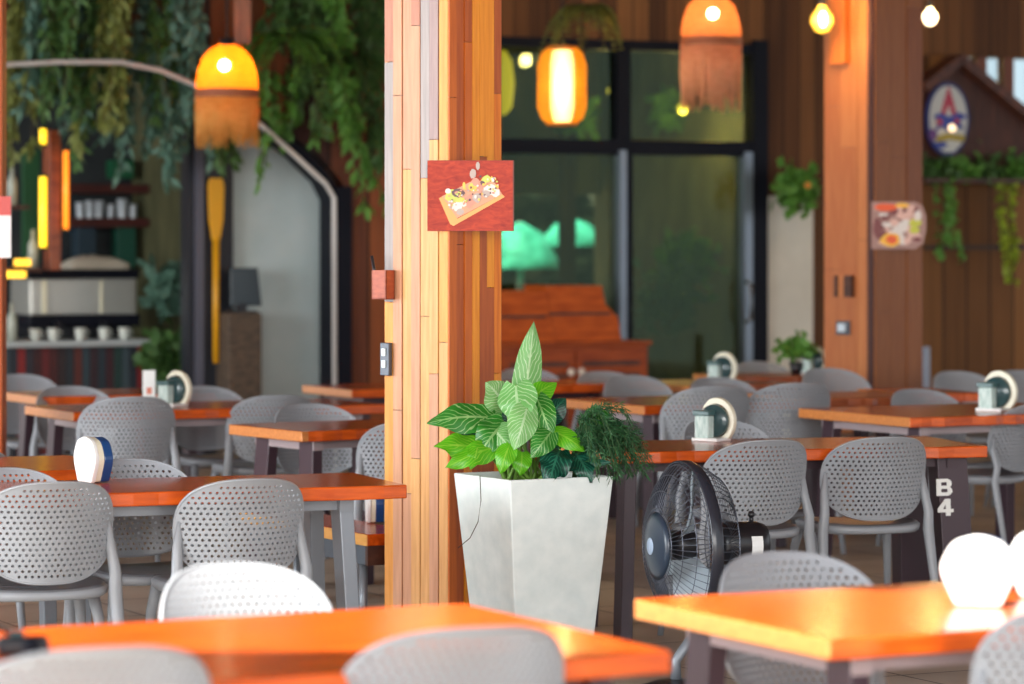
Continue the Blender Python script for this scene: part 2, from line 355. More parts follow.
def leaflet(bm, p, d, n, l, w, mi=0):
    d = d.normalized(); s = d.cross(n)
    if s.length < 1e-3: s = d.cross(Vector((1, 0, .1)))
    s.normalize()
    a = bm.verts.new(p); b_ = bm.verts.new(p+d*l*.5+s*w); c = bm.verts.new(p+d*l); e = bm.verts.new(p+d*l*.5-s*w)
    f = bm.faces.new((a, b_, c, e)); f.material_index = mi; f.smooth = False
def rv(k=1.0): return Vector((random.uniform(-k, k), random.uniform(-k, k), random.uniform(-k, k)))
def vine(px0, px1, top, bot, v, m, label, n=8, ll=.09, group='greenery hanging over the bar front', dens=26, depth=.25, name='hanging_vine', wide=.012):
    u0, zt = wq(px0, top, v); u1, _ = wq(px1, top, v); _, zb = wq(px0, bot, v)
    b = MB(); stems = MB()
    for i in range(n):
        u = random.uniform(u0, u1); dv = v+random.uniform(-depth, depth)*.5
        L = (zt-zb)*random.uniform(.55, 1.0); p = Vector((u, dv, zt)); pts = [p.copy()]
        dr = Vector((random.uniform(-.05, .05), random.uniform(-.05, .05), -1)); k = max(3, int(L/.12)); st_ = L/k
        for j in range(k):
            dr = (dr+rv(.10)); dr.z = -1; p = p+dr.normalized()*st_; pts.append(p.copy())
        stems.tube(pts, .004, 4)
        for q in range(int(L*dens)):
            t = random.random()*(len(pts)-1); a = pts[int(t)].lerp(pts[min(int(t)+1, len(pts)-1)], t-int(t))
            d = Vector((random.uniform(-.6, .6), random.uniform(-.6, .6), random.uniform(-1.6, -.3)))
            leaflet(b.bm, a, d, rv(), ll*random.uniform(.6, 1.2), ll*.26+wide)
    cu = (u0+u1)/2; root = thing(name, label, 'plant', WP(cu, v, zt), TH, group)
    for mb in (b, stems):
        for vv in mb.bm.verts: vv.co -= Vector((cu, v, zt))
    b.build('foliage', m, root); stems.build('stem', M['bark'], root); return root
def fern(px, py, v, r, m, label, n=16, group=None, name='hanging_fern', cat='plant', s=None, droop=.8, lw=.012, steps=16, loc=None, up=.35, leaf=.055):
    if loc is None:
        u, z = wq(px, py, v); loc = WP(u, v, z)
    root = thing(name, label, cat, loc, 0, group)
    for i in range(n):
        b = MB(); st2 = MB()
        a = 2*PI*i/n+random.uniform(-.2, .2); R = r*random.uniform(.7, 1.1); pts = []
        e = random.uniform(.2, 1.0)
        for j in range(steps+1):
            t = j/steps; pts.append(Vector((math.cos(a)*R*t*(1-.25*t), math.sin(a)*R*t*(1-.25*t), R*(up*e*2*t-droop*t*t))))
        st2.tube(pts[::4]+[pts[-1]], .003, 4)
        for j in range(1, steps+1):
            d = (pts[j]-pts[j-1]).normalized(); sd = d.cross(Vector((0, 0, 1))).normalized(); ln = leaf*(1.25-j/steps)*(r/.35)
            for sg in (-1, 1): leaflet(b.bm, pts[j], sd*sg+d*.5+Vector((0, 0, -.2)), Vector((0, 0, 1))+rv(.3), ln, lw)
        fo = b.build('frond', m, root); st2.build('stem', M['bark'], fo)
    return root
vset = [
 (10, 34, -40, 158, G_OLIVE, 'olive green hanging vine beside the left edge post', 9),
 (28, 52, -40, 120, G_BLUE, 'grey green hanging vine above the yellow light tubes', 9),
 (46, 74, -40, 126, G_DEEP, 'dark green hanging vine just right of the yellow light tubes', 9),
 (66, 96, -40, 150, G_BLUE, 'bluish green hanging vine above the left end of the glass shelf', 9),
 (90, 116, -40, 168, G_DEEP, 'dark hanging vine above the middle of the glass shelf', 9),
 (108, 138, -40, 150, G_OLIVE, 'olive hanging vine over the right end of the glass shelf', 9),
 (128, 158, -40, 185, G_BLUE, 'bluish hanging vine reaching low over the leafy bar plant', 10),
 (150, 180, -40, 140, G_DEEP, 'deep green hanging vine left of the woven fringe lamp', 9),
 (170, 198, -40, 200, G_BLUE, 'long blue green vine hanging in front of the black partition', 8),
 (262, 300, -40, 60, G_DEEP, 'short deep green vine at the top right of the woven fringe lamp', 8),
 (300, 332, -40, 145, G_DEEP, 'deep green vine hanging by the corner of the arch', 8),
 (324, 352, -20, 225, G_MID, 'long mid green vine hanging along the arch upright', 8),
 (352, 386, -40, 170, G_DEEP, 'dark vine hanging down beside the pale plank pillar', 9)]
for i, (a, c, t, bt, m, lab, n) in enumerate(vset):
    vine(a, c, t, bt, -.16-.12*(i % 3), m, lab, n=n, dens=62, ll=.12, depth=.10, wide=-.008)
vine(210, 246, 118, 168, -.12, G_DEEP, 'short dark vine hanging behind the woven fringe lamp', n=7, dens=50)
vine(250, 300, 62, 150, -.1, G_MID, 'vine trailing from the arch right of the woven fringe lamp', n=8, dens=50)
vine(255, 268, 130, 190, -.66, G_MID, 'thin vine strand hanging over the pale inner wall', n=3, dens=60, ll=.07, depth=.04, wide=0)
fern(287, 38, -.7, .52, G_MID, 'arching fern hanging right of the woven fringe lamp', n=20, lw=.022, leaf=.08)
fern(345, 60, -.5, .42, G_DEEP, 'arching fern hanging at the top beside the pale plank pillar', n=16, lw=.02, leaf=.08)
fern(585, 8, -2.3, .36, G_OLIVE, 'fern hanging above the glowing barrel lantern', n=18, lw=.02, droop=1.1, leaf=.08)
# foliage on the right wall
def ledge_plants():
    lo = wbuild('plant_ledge', 925, 1100, 178, 182, -.30, 0.0, M['wood_dark']); tag(lo, 'narrow dark ledge carrying greenery on the right wall', 'ledge')
    for i, (a, m, lab) in enumerate(((936, G_DEEP, 'dark bushy plant at the left end of the wall ledge'), (962, G_MID, 'green bushy plant under the oval emblem'), (990, G_DEEP, 'dark green plant in the middle of the wall ledge'), (1016, G_MID, 'green bushy plant at the right end of the wall ledge'))):
        u, z = wq(a, 172, -.18); root = thing('ledge_plant', lab, 'plant', WP(u, -.18, z-.06), TH, 'plants on the wall ledge'); b = MB()
        for q in range(260):
            p = Vector((random.gauss(0, .09), random.gauss(0, .05), abs(random.gauss(0, .07)))); leaflet(b.bm, p, rv()+Vector((0, 0, .3)), rv(), .07, .02)
        b.build('foliage', m, root)
        st_ = MB(); st_.tube([(0, 0, -.0), (0, 0, .08)], .01, 6); st_.build('stem', M['bark'], root)
ledge_plants()
vine(940, 958, 178, 275, -.2, G_MID, 'mid green vine trailing from the ledge under the emblem', n=5, group='vines trailing from the wall ledge', dens=60, ll=.06)
vine(993, 1010, 178, 292, -.2, G_LIME, 'yellow green vine trailing from the ledge at right', n=5, group='vines trailing from the wall ledge', dens=60, ll=.06)
def bush(px, py, v, r, m, label, n=160, ll=.12, name='leafy_plant', flower=None, group=None):
    u, z = wq(px, py, v); root = thing(name, label, 'plant', WP(u, v, z), TH, group); b = MB()
    for q in range(n):
        p = Vector((random.gauss(0, r*.45), random.gauss(0, r*.35), random.gauss(0, r*.45))); leaflet(b.bm, p, rv()+Vector((0, 0, .2)), rv(), ll, ll*.33)
    b.build('foliage', m, root); st_ = MB(); st_.tube([(0, 0, -r), (0, 0, 0)], .01, 6); st_.build('stem', M['bark'], root)
    if flower: f = MB(); f.blob((.02, -r*.6, .02), .03); f.build('flower', flower, root)
    return root
bush(799, 188, -.36, .16, G_MID, 'green leafy plant with one orange bloom high beside the right pillar', flower=mat('orange_bloom', (.85, .30, .04), .6))

# ================================================================ BAR
def bar():
    V = 1.1
    # counter front: reclaimed boards of many colours
    cols = [rgb(*c) for c in ((44, 62, 70), (52, 34, 40), (40, 52, 60), (58, 30, 36), (34, 58, 54), (60, 74, 80), (40, 44, 52), (128, 34, 34), (46, 42, 50), (60, 28, 30), (96, 32, 34), (70, 30, 30), (46, 34, 36), (38, 44, 50), (88, 40, 34))]
    root = wthing('bar_counter', 'bar counter with pale worktop and front of multicoloured boards', 'counter', 76, 340, V)
    zt = root.location.z; u0, _ = wq(-40, 340, V); u1, _ = wq(153, 340, V); uc, _ = wq(76, 340, V)
    b = MB(); b.box(u0-uc, u1-uc, -.1, .75, -.045, 0); b.build('worktop', mat('pale_worktop', (.42, .45, .45), .35), root, bevel=.008)
    b = MB(); n = 24; w = (u1-u0)/n
    for i in range(n): b.box(u0-uc+i*w+.004, u0-uc+(i+1)*w, 0+random.uniform(0, .01), .7, -zt, -.045, i % len(cols))
    b.build('front_boards', [mat('board_tone_%d' % i, c, .6) for i, c in enumerate(cols)], root)
    # espresso machine
    r = wthing('espresso_machine', 'wide steel espresso machine on the bar counter', 'coffee machine', 84, 336, V+.2)
    u0, zt_ = wq(30, 270, V+.1); u1, zb = wq(138, 336, V+.1); uc, zz = wq(84, 336, V+.2); w = (u1-u0)/2; h = zt_-zb
    b = MB(); b.box(-w, w, 0, .45, h*.30, h*.88); b.build('body', mat('brushed_steel', (.48, .48, .44), .35, .5), r, bevel=.02)
    b = MB(); b.box(-w-.01, w+.01, -.03, .47, h*.86, h); b.box(-w-.01, w+.01, -.04, .47, h*.14, h*.32); b.build('dark_trim', M['navy'], r, bevel=.01)
    b = MB(); b.box(-w*.92, w*.92, .12, .44, 0, h*.15); b.build('base', M['black'], r)
    b = MB()
    b.box(-w*.78, -w*.70, -.015, .0, h*.34, h*.84); b.box(w*.30, w*.34, -.012, 0, h*.34, h*.84); b.build('panel_strip', mat('cream_strip', (.8, .75, .55), .4), r)
    for i in range(2):
        b = MB(); x = (-.5, .25)[i]*w*1.1; b.tube([(x, -.02, h*.2), (x, -.16, h*.17)], .016, 8); b.build('portafilter', M['black'], r)
    # towels on top
    b = MB(); pts = []
    uT, zT = wq(66, 271, V+.3); uT2, _ = wq(124, 271, V+.3)
    n = 14; rings = []
    for i in range(n+1):
        t = i/n; u = uT+(uT2-uT)*t; hh = .07+.06*math.sin(t*PI)*(1-.5*t)+random.uniform(-.008, .008)
        rings.append([(u, V+.18, zT), (u, V+.18, zT+hh*.8), (u, V+.3, zT+hh), (u, V+.45, zT+hh*.7), (u, V+.45, zT)])
    b.loft(rings); tag(in_wall(b.build('folded_towel', mat('beige_towel', (.55, .50, .40), .9))), 'beige folded towels heaped on top of the espresso machine', 'towel')
    # cups
    cm = mat('pale_cup', (.65, .68, .62), .4)
    cup = thing('cup', 'pale cup on the bar counter, leftmost of those before the espresso machine', 'cup', (0, 0, 0), 0, 'cups on the bar counter')
    b = MB(); b.lathe([(.022, 0), (.034, .02), (.04, .085), (.036, .085), (.03, .02), (0, .01)], 14, cap=False); b.build('body', cm, cup)
    b = MB(); b.tube([(.036, 0, .07), (.06, 0, .06), (.06, 0, .035), (.034, 0, .025)], .005, 6); b.build('handle', cm, cup)
    labs = ['pale cup on the bar counter, leftmost of those before the espresso machine', 'pale cup standing beside the leftmost cup on the bar counter', 'pale cup under the middle of the espresso machine', 'pale cup in front of the espresso machine right half', 'pale cup nearest the right end of the bar counter']
    for i, (px, l) in enumerate(zip((35, 53, 80, 104, 124), labs)):
        o = cup if i == 0 else copy_tree(cup, None, l)
        u, z = wq(px, 337, V-.02); o.location = WP(u, V-.02, zt)
    # back shelves with glasses
    for i, (y, lab) in enumerate(((184, 'upper dark red shelf at the back of the bar'), (218, 'lower dark red shelf at the back of the bar with glasses'))):
        tag(wbuild('bar_shelf', 66, 150, y, y+9, 2.2, 2.58, mat('dark_red_wood', rgb(74, 30, 26), .5), .005), lab, 'shelf', 'shelves at the back of the bar')
    gm = mat('cloudy_glassware', (.55, .60, .64), .15)
    gl = MB(); gl.lathe([(.03, 0), (.038, .13), (.035, .13), (.027, .01), (0, .01)], 12); g0 = gl.build('drinking_glass', gm)
    names = ['first', 'second', 'third', 'fourth', 'fifth', 'last']
    for i, px in enumerate((80, 90, 99, 111, 122, 133)):
        o = g0 if i == 0 else g0.copy()
        if i: COL.objects.link(o)
        tag(o, 'small clear glass on the lower bar shelf, %s from the left' % names[i], 'glass', 'glasses on the bar shelf')
        u, z = wq(px, 218, 2.3); o.location = WP(u, 2.3, z); k = (.9, 1, 1, .8, 1.1, .8)[i]; o.scale = (k, k, k)
    for (a, c, y0, y1, colr, lab) in ((113, 134, 160, 178, (20, 92, 58), 'green box standing on the upper bar shelf'), (78, 96, 222, 268, (40, 58, 70), 'slate blue board leaning under the lower bar shelf'), (118, 136, 224, 268, (20, 74, 58), 'dark green board leaning under the lower bar shelf')):
        tag(wbuild('storage_box' if y0 < 200 else 'leaning_board', a, c, y0, y1, 2.3, 2.45, mat('c%d%d' % (a, y0), rgb(*colr), .5), .004), lab, 'box' if y0 < 200 else 'board')
    # post with neon tubes
    tag(wbuild('wooden_post', 50, 61, 130, 270, .9, 1.05, M['wood_red'], .004), 'slim wooden post between the yellow and the orange light tube', 'post')
    y1 = mat('yellow_tube_light', (1, .8, .1), .4, emit=(1.0, .60, .01), es=1.5); o1 = mat('orange_tube_light', (1, .4, .05), .4, emit=(1.0, .22, .01), es=1.2)
    def tube_light(px, a, c, m, r, lab, grp):
        t = wthing('tube_light', lab, 'light', px, c, .85, grp); u, z1 = wq(px, a, .85); _, z0 = wq(px, c, .85); h = z1-z0
        b = MB(); b.tube([(0, 0, .02), (0, 0, h-.02)], r, 10); b.build('tube', m, t)
        b = MB(); b.tube([(0, 0, 0), (0, 0, .02)], r*1.15, 10); b.build('cap', M['black'], t); b = MB(); b.tube([(0, 0, h-.02), (0, 0, h)], r*1.15, 10); b.build('cap', M['black'], t)
    tube_light(43, 126, 147, y1, .025, 'short yellow glowing tube at the top left of the bar', 'glowing tubes in the bar')
    tube_light(43, 174, 250, y1, .026, 'long yellow glowing tube at the left of the bar', 'glowing tubes in the bar')
    tube_light(66, 148, 232, o1, .02, 'thin orange glowing tube beside the wooden post', 'glowing tubes in the bar')
    for (a, c, y, lab) in ((16, 31, 263, 'small yellow strip light on the far left of the bar'), (7, 26, 275, 'lower yellow strip light on the far left of the bar')):
        tag(wbuild('strip_light', a, c, y-4, y+3, .8, .84, mat('amber_strip', (1, .7, .1), .4, emit=(1.0, .50, .02), es=1.4)), lab, 'light', 'yellow strip lights at the bar')
    # green panel behind the tubes, bottles
    tag(wbuild('green_board', 24, 40, 150, 262, 1.6, 1.66, mat('green_board_paint', rgb(24, 78, 44), .6)), 'dark green board behind the yellow tubes', 'board')
    bt = MB(); bt.lathe([(0, 0), (.035, 0), (.037, .16), (.014, .21), (.014, .27), (0, .27)], 12); b0 = bt.build('bottle', mat('pale_bottle', (.42, .45, .38), .25))
    for i, (px, py, l) in enumerate(((12, 205, 'pale bottle on the left side of the bar by the post'), (33, 268, 'pale bottle under the green board at left'), (12, 330, 'bottle on the bar counter at the far left'))):
        o = b0 if i == 0 else b0.copy()
        if i: COL.objects.link(o)
        tag(o, l, 'bottle', 'bottles in the bar'); u, z = wq(px, py, 1.0); o.location = WP(u, 1.0, zt if i == 2 else z)
    tag(wbuild('bottle_shelf', -30, 30, 205, 209, .85, 1.15, M['wood_dark']), 'small dark bottle shelf at the far left of the bar', 'shelf')
    tag(wbuild('bottle_shelf', -30, 42, 268, 272, .85, 1.15, M['wood_dark']), 'lower small dark shelf above the yellow strip lights', 'shelf')
    # plant at bar end + paddle + monitor
    bush(170, 292, .75, .15, G_BLUE, 'bluish leafy plant between the bar counter and the black partition', n=260, ll=.13, name='bar_plant')
    bush(168, 362, .75, .17, G_DEEP, 'dark leafy plant at the lower end of the bar counter', n=260, ll=.13, name='bar_plant')
    t = wthing('wooden_paddle', 'yellow painted wooden paddle hung upright on the black partition', 'paddle', 216, 363, .21)
    s = F/((WP(*wq(216, 363, .21)[:1], .21)).y)
    pm = mat('yellow_paint', rgb(222, 158, 20), .45)
    pr = [(0, .033), (185-118, .030)]
    b = MB(); H = lambda y: (363-y)/s
    out = [(-3.2, 363), (-4, 240), (-7.5, 220), (-8.5, 186), (-6.5, 178), (6.5, 178), (8.5, 186), (7.5, 220), (4, 240), (3.2, 363)]
    b.prism([(x/s, H(y)) for x, y in out[1:-1]], -.015, .015, 'xz'); b.build('blade', pm, t, bevel=.006)
    b = MB(); b.tube([(0, 0, 0), (0, 0, H(238))], [.022, .026], 10); b.build('shaft', pm, t)
    t = wthing('monitor', 'small dark screen standing by the pale wall', 'screen', 243, 312, .1)
    u0, a = wq(231, 268, .1); u1, c = wq(258, 306, .1); um, zb = wq(243, 312, .1)
    b = MB(); b.prism([(u0-um, c-zb), (u1-um+.03, c-zb), (u1-um, a-zb), (u0-um, a-zb)], 0, .04, 'xz'); b.build('screen', mat('dark_screen', (.03, .045, .055), .25), t, bevel=.006)
    b = MB(); b.box(-.03, .03, .0, .05, -.0, .06); b.box(-.1, .1, -.03, .1, -.01, .01); b.build('stand', M['black'], t)
    tag(wbuild('service_stand', 229, 262, 313, 470, .02, .3, noisy('dim_crate', (.045, .03, .022), (.12, .08, .05), (3, 3, 9), .7), .01), 'low dark service stand under the small screen', 'cabinet')
bar()

# ================================================================ CABINET AND CHESTS BEFORE THE GLASS
def cabinet():
    V = -.75
    t = wthing('wooden_cabinet', 'reddish wooden cabinet with slatted doors before the glass wall', 'cabinet', 573, 400, V)
    um, zb = wq(573, 400, V); u0, z1 = wq(498, 343, V); u1, _ = wq(648, 343, V); u0 -= um; u1 -= um; z0 = -t.location.z; zt = z1-zb
    cw = noisy('cabinet_wood', rgb(126, 50, 20), rgb(164, 76, 30), (1, 1, 10), .45, coat=.1)
    b = MB(); b.box(u0, u1, 0, .45, z0, zt-.03); b.build('body', cw, t, bevel=.006)
    b = MB(); b.box(u0-.02, u1+.02, -.03, .47, zt-.03, zt); b.build('top', cw, t, bevel=.006)
    um2 = (u0+u1)/2
    for k, (a, c) in enumerate(((u0+.03, um2-.01), (um2+.01, u1-.03))):
        d = MB(); d.box(a, c, -.02, 0, z0+.1, zt-.06)
        do = d.build('door', cw, t, bevel=.003); sl = MB()
        for i in range(9):
            zz = zt-.14-i*.085; sl.box(a+.05, c-.05, -.025, -.019, zz-.03, zz)
        sl.build('slat_shadow_gap', M['wood_dark'], do)
        kn = MB(); kn.blob((c-.03 if k == 0 else a+.03, -.04, zt-.21), .028); kn.build('knob', mat('pale_knob', (.7, .6, .5), .4), do)
    cw.node_tree.nodes['Principled BSDF'].inputs['Specular IOR Level'].default_value = .2
    cm = noisy('chest_wood', rgb(158, 66, 22), rgb(196, 92, 32), (1, 1, 6), .5, coat=0); cm.node_tree.nodes['Principled BSDF'].inputs['Specular IOR Level'].default_value = .2
    for (pts, lab) in (([(497, 343), (556, 343), (546, 291), (497, 291)], 'dark orange wooden chest left of the larger one on the cabinet'), ([(556, 343), (622, 343), (618, 318), (606, 306), (602, 287), (546, 287)], 'large orange wooden chest with stepped sloping end on the cabinet')):
        q = [wq(x, y, V+.1) for x, y in pts]; um, zb = wq(pts[0][0], 343, V+.1); r = thing('wooden_chest', lab, 'chest', WP(um, V+.1, t.location.z+zt), TH, 'wooden chests on the cabinet')
        b = MB(); b.prism([(a-um, c-zb) for a, c in q], 0, .35, 'xz'); b.build('body', cm, r, bevel=.006)
        b = MB(); uu = [a-um for a, c in q]; zm = .5*(min(c for a, c in q)+max(c for a, c in q))-zb; b.box(min(uu)+.02, max(uu)*.82, -.012, 0, zm-.01, zm+.01); b.build('lid_seam', M['wood_dark'], r)
cabinet()
# things behind the glass; parasols and bulbs stand in for its reflections
def beyond():
    tl = noisy('teal_canvas', rgb(10, 150, 135), rgb(70, 205, 190), (2, 2, 2), .7)
    for (px, py, w, h, lab) in ((520, 262, 84, 40, 'teal canvas parasol standing in for a reflection in the left glass door'), (572, 240, 66, 22, 'teal canvas parasol beside the other one, standing in for a glass reflection')):
        v = 5.6+(px > 550)*1.0; t = wthing('reflection_parasol', lab, 'umbrella', px, py, v, 'teal parasols standing in for glass reflections')  # added behind the panes in place of an outdoor reflection
        s = F/t.location.y; z0 = t.location.z
        b = MB(); R_ = w/s/2
        b.lathe([(R_*.97, -.06), (R_, 0), (R_*.55, h/s*.72), (.02, h/s)], 8); b.build('canopy', tl, t)
        b = MB(); b.tube([(0, 0, -z0), (0, 0, h/s)], .03, 8); b.build('pole', M['silver'], t)
    hg = MB()
    u0, _ = wq(440, 0, 8); u1, _ = wq(700, 0, 8)
    for i in range(2600):
        p = Vector((random.uniform(u0, u1), 8+random.uniform(-.3, .3), random.uniform(0, 4.2))); leaflet(hg.bm, p, rv(), rv(), .3, .12)
    hg.box(u0, u1, 8.3, 8.4, 0, 4.2)  # hedge added as a dark backdrop to block the bright sky
    tag(in_wall(hg.build('hedge', fm('backdrop_hedge', rgb(16, 34, 26), rgb(34, 60, 40)))), 'dark hedge added as backdrop against the bright sky behind the teal parasols', 'hedge')
    for (px, py, v, r, m, lab) in ((668, 300, 1.2, .26, G_BLUE, 'bluish potted plant inside the glass door, lower one'), (684, 262, 1.5, .22, G_MID, 'bright green plant inside behind the sliding glass door'), (580, 118, 2.6, .12, G_MID, 'green plant tuft inside behind the barrel lantern'), (668, 112, 2.6, .12, G_MID, 'green plant tuft inside behind the right fringe lamp')):
        bush(px, py, v, r, m, lab, n=220, ll=.12, name='indoor_plant', group='plants inside the glazed room')
    ym = mat('yellow_bulb_glow', (1, .8, .1), .4, emit=(.85, .80, .10), es=1.6)  # bulbs added behind the glass in place of warm reflections
    for (px, py, lab) in ((613, 91, 'small round yellow bulb standing in for a glass reflection behind the barrel lantern'), (683, 108, 'yellow bulb standing in for a glass reflection at the lower left of the right fringe lamp'), (752, 62, 'yellow bulb standing in for a reflection at the top right of the glass wall'), (752, 113, 'lower yellow bulb standing in for a reflection at the right of the glass wall')):
        t = wthing('reflection_bulb', lab, 'light', px, py, 1.8, 'yellow bulbs standing in for glass reflections'); b = MB(); b.blob((0, 0, 0), .045); b.build('bulb', ym, t)
        b = MB(); b.tube([(0, 0, .04), (0, 0, 3.95-t.location.z)], .004, 6); b.build('cord', M['black'], t); d = bpy.data.lights.new('added_room_light', 'POINT'); d.energy = 16; d.color = (1, .85, .35); d.shadow_soft_size = .06; lo = bpy.data.objects.new('added_room_light', d); COL.objects.link(lo); lo.parent = t; lo.location = (0, 0, -.12)  # point light added at each bulb to brighten the plants inside
    t = wthing('yellow_lantern', 'tall yellow lantern inside beside the big plank pillar', 'light', 503, 115, 1.6); b = MB(); b.lathe([(.02, 0), (.07, .06), (.09, .25), (.07, .42), (.02, .5)], 14); b.build('shade', mat('olive_lantern_glow', (.6, .55, .05), .5, emit=(.70, .62, .02), es=.8), t)
    b = MB(); b.tube([(0, 0, .5), (0, 0, 3.95-t.location.z)], .004, 6); b.build('cord', M['black'], t)
    # pale curtain / pillar columns inside
    for (a, c, y0, lab, cc) in ((660, 692, 150, 'pale olive curtain inside the right glass door', (66, 66, 40)), (560, 575, 300, 'slim wooden post inside the left glass door', (70, 56, 32))):
        b = MB(); u0, _ = wq(a, 0, 3.2); u1, _ = wq(c, 0, 3.2); n = 12; pts = [(u0+(u1-u0)*i/n, 3.2+.03*math.sin(i*1.9)) for i in range(n+1)]
        b.prism(pts+[(x, y+.03) for x, y in pts[::-1]], 0, 3.9, 'xy'); tag(in_wall(b.build('curtain' if a == 660 else 'indoor_post', mat('cc%d' % a, rgb(*cc), .8))), lab, 'curtain' if a == 660 else 'post')
beyond()

# ================================================================ RIGHT WALL DECOR
def gable():
    V = -.12
    t = wthing('gable_board', 'dark brown house shaped gable board on the right wall', 'wall decoration', 958, 178, V)
    um, zb = wq(958, 178, V); q = lambda x, y: (wq(x, y, V)[0]-um, wq(x, y, V)[1]-zb)
    b = MB(); b.prism([q(925, 178), q(925, 84), q(958, 62), q(1100, 176)], .04, .12, 'xz'); b.build('back_board', noisy('gable_wood', rgb(58, 30, 22), rgb(84, 44, 30), (6, 6, 1), .6), t)
    b = MB()
    for (a, c) in (((922, 88), (959, 59)), ((957, 58), (1104, 180))):
        A, C_ = q(*a), q(*c); b.beam((A[0], .05, A[1]), (C_[0], .05, C_[1]), .22, .07)
    b.build('roof_beam', noisy('gable_beam', rgb(66, 34, 26), rgb(104, 56, 34), (3, 3, 3), .5), t)
    # oval emblem
    e = wthing('oval_emblem', 'oval white and blue emblem with red tower shape on the gable board', 'sign', 948, 158, V-.04); um, zb = wq(948, 158, V-.04); s = F/e.location.y
    P_ = lambda x, y: ((x-948)/s, (158-y)/s)
    el = lambda cx, cy, rx, ry, n=40: [P_(cx+rx*math.cos(2*PI*i/n), cy+ry*math.sin(2*PI*i/n)) for i in range(n)]
    cols = [mat('emblem_blue', rgb(38, 44, 104), .4), mat('emblem_pale', rgb(196, 196, 190), .4), mat('emblem_red', rgb(176, 44, 70), .4), mat('emblem_royal', rgb(40, 60, 150), .4), mat('emblem_orange', rgb(206, 110, 50), .4), mat('emblem_olive', rgb(160, 140, 40), .4), mat('emblem_violet', rgb(100, 50, 120), .4)]
    b = MB(); b.prism(el(948, 119, 26, 37), 0, .03, 'xz', 0); b.build('border', cols[0], e)
    b = MB(); b.prism(el(948, 119, 22.5, 33.5), -.006, 0, 'xz', 0); b.build('face', cols[1], e)
    b = MB()
    b.prism([P_(948, 86), P_(944, 97), P_(938, 116), P_(943, 116), P_(948, 104), P_(953, 116), P_(958, 116), P_(952, 97)], -.012, -.006, 'xz', 2)
    b.prism([P_(929, 116), P_(938, 113), P_(948, 117), P_(960, 112), P_(970, 116), P_(961, 121), P_(966, 130), P_(955, 126), P_(948, 133), P_(940, 127), P_(932, 131), P_(936, 122)], -.016, -.010, 'xz', 3)
    b.prism([P_(932, 137), P_(945, 133), P_(968, 135), P_(966, 142), P_(950, 140), P_(934, 143)], -.014, -.007, 'xz', 5)
    b.prism(el(929, 135, 5, 6, 12), -.013, -.007, 'xz', 6); b.prism(el(938, 145, 8, 3.4, 12), -.013, -.007, 'xz', 3); b.prism(el(953, 148, 4, 4, 12), -.015, -.007, 'xz', 1)
    b.prism(el(936, 122, 3.5, 3.5, 12), -.02, -.016, 'xz', 2); b.prism(el(957, 121, 3, 3, 12), -.02, -.016, 'xz', 2)
    b.build('picture', cols, e)
    l = wthing('emblem_spotlight', 'small glowing round lamp in the middle of the oval emblem', 'light', 952, 128, V-.12); b = MB(); b.blob((0, 0, 0), .03); b.build('bulb', mat('peach_glow', (1, .75, .45), .4, emit=(1, .72, .42), es=1.4), l)
    b = MB(); b.tube([(0, 0, 0), (0, .075, -.01)], .006, 6); b.build('arm', M['black'], l)
gable()
tag(wbuild('metal_post', 925, 930, 347, 470, -1.6, -1.55, mat('bluish_post', (.30, .34, .42), .4)), 'slim bluish metal post in front of the right plank wall', 'post')

# ================================================================ LAMPS
WO = translucent('woven_orange', rgb(230, 112, 12), rgb(250, 150, 36), (3, 3, 30), .55)
WO2 = translucent('woven_brown', rgb(170, 96, 56), rgb(212, 136, 86), (3, 3, 30), .55)
BULB = mat('warm_bulb', (1, .8, .5), .4, emit=(1, .80, .50), es=14)
def point(parent, loc, e, col=(1, .62, .25), r=.05):
    d = bpy.data.lights.new('lamp_light', 'POINT'); d.energy = e; d.color = col; d.shadow_soft_size = r
    o = bpy.data.objects.new('lamp_light', d); COL.objects.link(o); o.parent = parent; o.location = loc
def fringe_lamp(cx, yt, yb_dome, yb, w, s, label, m1, m2, power):
    t = thing('woven_pendant_lamp', label, 'lamp', at(cx, yb_dome, s), 0, 'woven fringe pendant lamps'); R = w/2/s; h = (yb_dome-yt)/s; fr = (yb-yb_dome)/s
    b = MB(); pr = [(R, 0), (R*1.0, h*.25), (R*.93, h*.5), (R*.78, h*.75), (R*.52, h*.93), (R*.28, h)]
    b.lathe(pr, 36); b.build('shade', m1, t)
    b = MB(); b.lathe([(R*1.03, -.025), (R*1.05, 0), (R*1.03, .03)], 36); b.build('band', mat('band_brown', rgb(150, 84, 50), .7), t)
    b = MB()
    for i in range(110):
        a = 2*PI*i/110; l = fr*random.uniform(.72, 1.0); x, y = R*math.cos(a), R*math.sin(a)
        b.tube([(x, y, -.02), (x*random.uniform(.96, 1.02), y*random.uniform(.96, 1.02), -l*.5), (x*random.uniform(.92, 1.02), y*random.uniform(.92, 1.02), -l)], [.007, .007, .004], 4)
    b.build('fringe', m2, t)
    b = MB(); b.tube([(0, 0, h*.8), (0, 0, 3.95-t.location.z)], .008, 6); b.lathe([(.05, h), (.05, h+.04), (0, h+.05)], 12); b.build('cord', M['black'], t)
    # the bulb stands where the photo shows it through the weave
    b = MB(); b.blob((0, -R*.97, h*.55), .036); b.build('bulb', BULB, t)
    point(t, (0, 0, h*.4), power)
fringe_lamp(227, 45, 94, 150, 62, 155, 'glowing orange woven lamp with fringe over the bar front', WO, translucent('fringe_amber', rgb(226, 160, 70), rgb(246, 196, 110), (3, 3, 20), .45), 8)
fringe_lamp(711, -6, 42, 112, 60, 155, 'dimmer brownish woven lamp with long fringe before the glass wall', WO2, translucent('fringe_tan', rgb(222, 156, 110), rgb(244, 190, 146), (3, 3, 20), .4), 5)
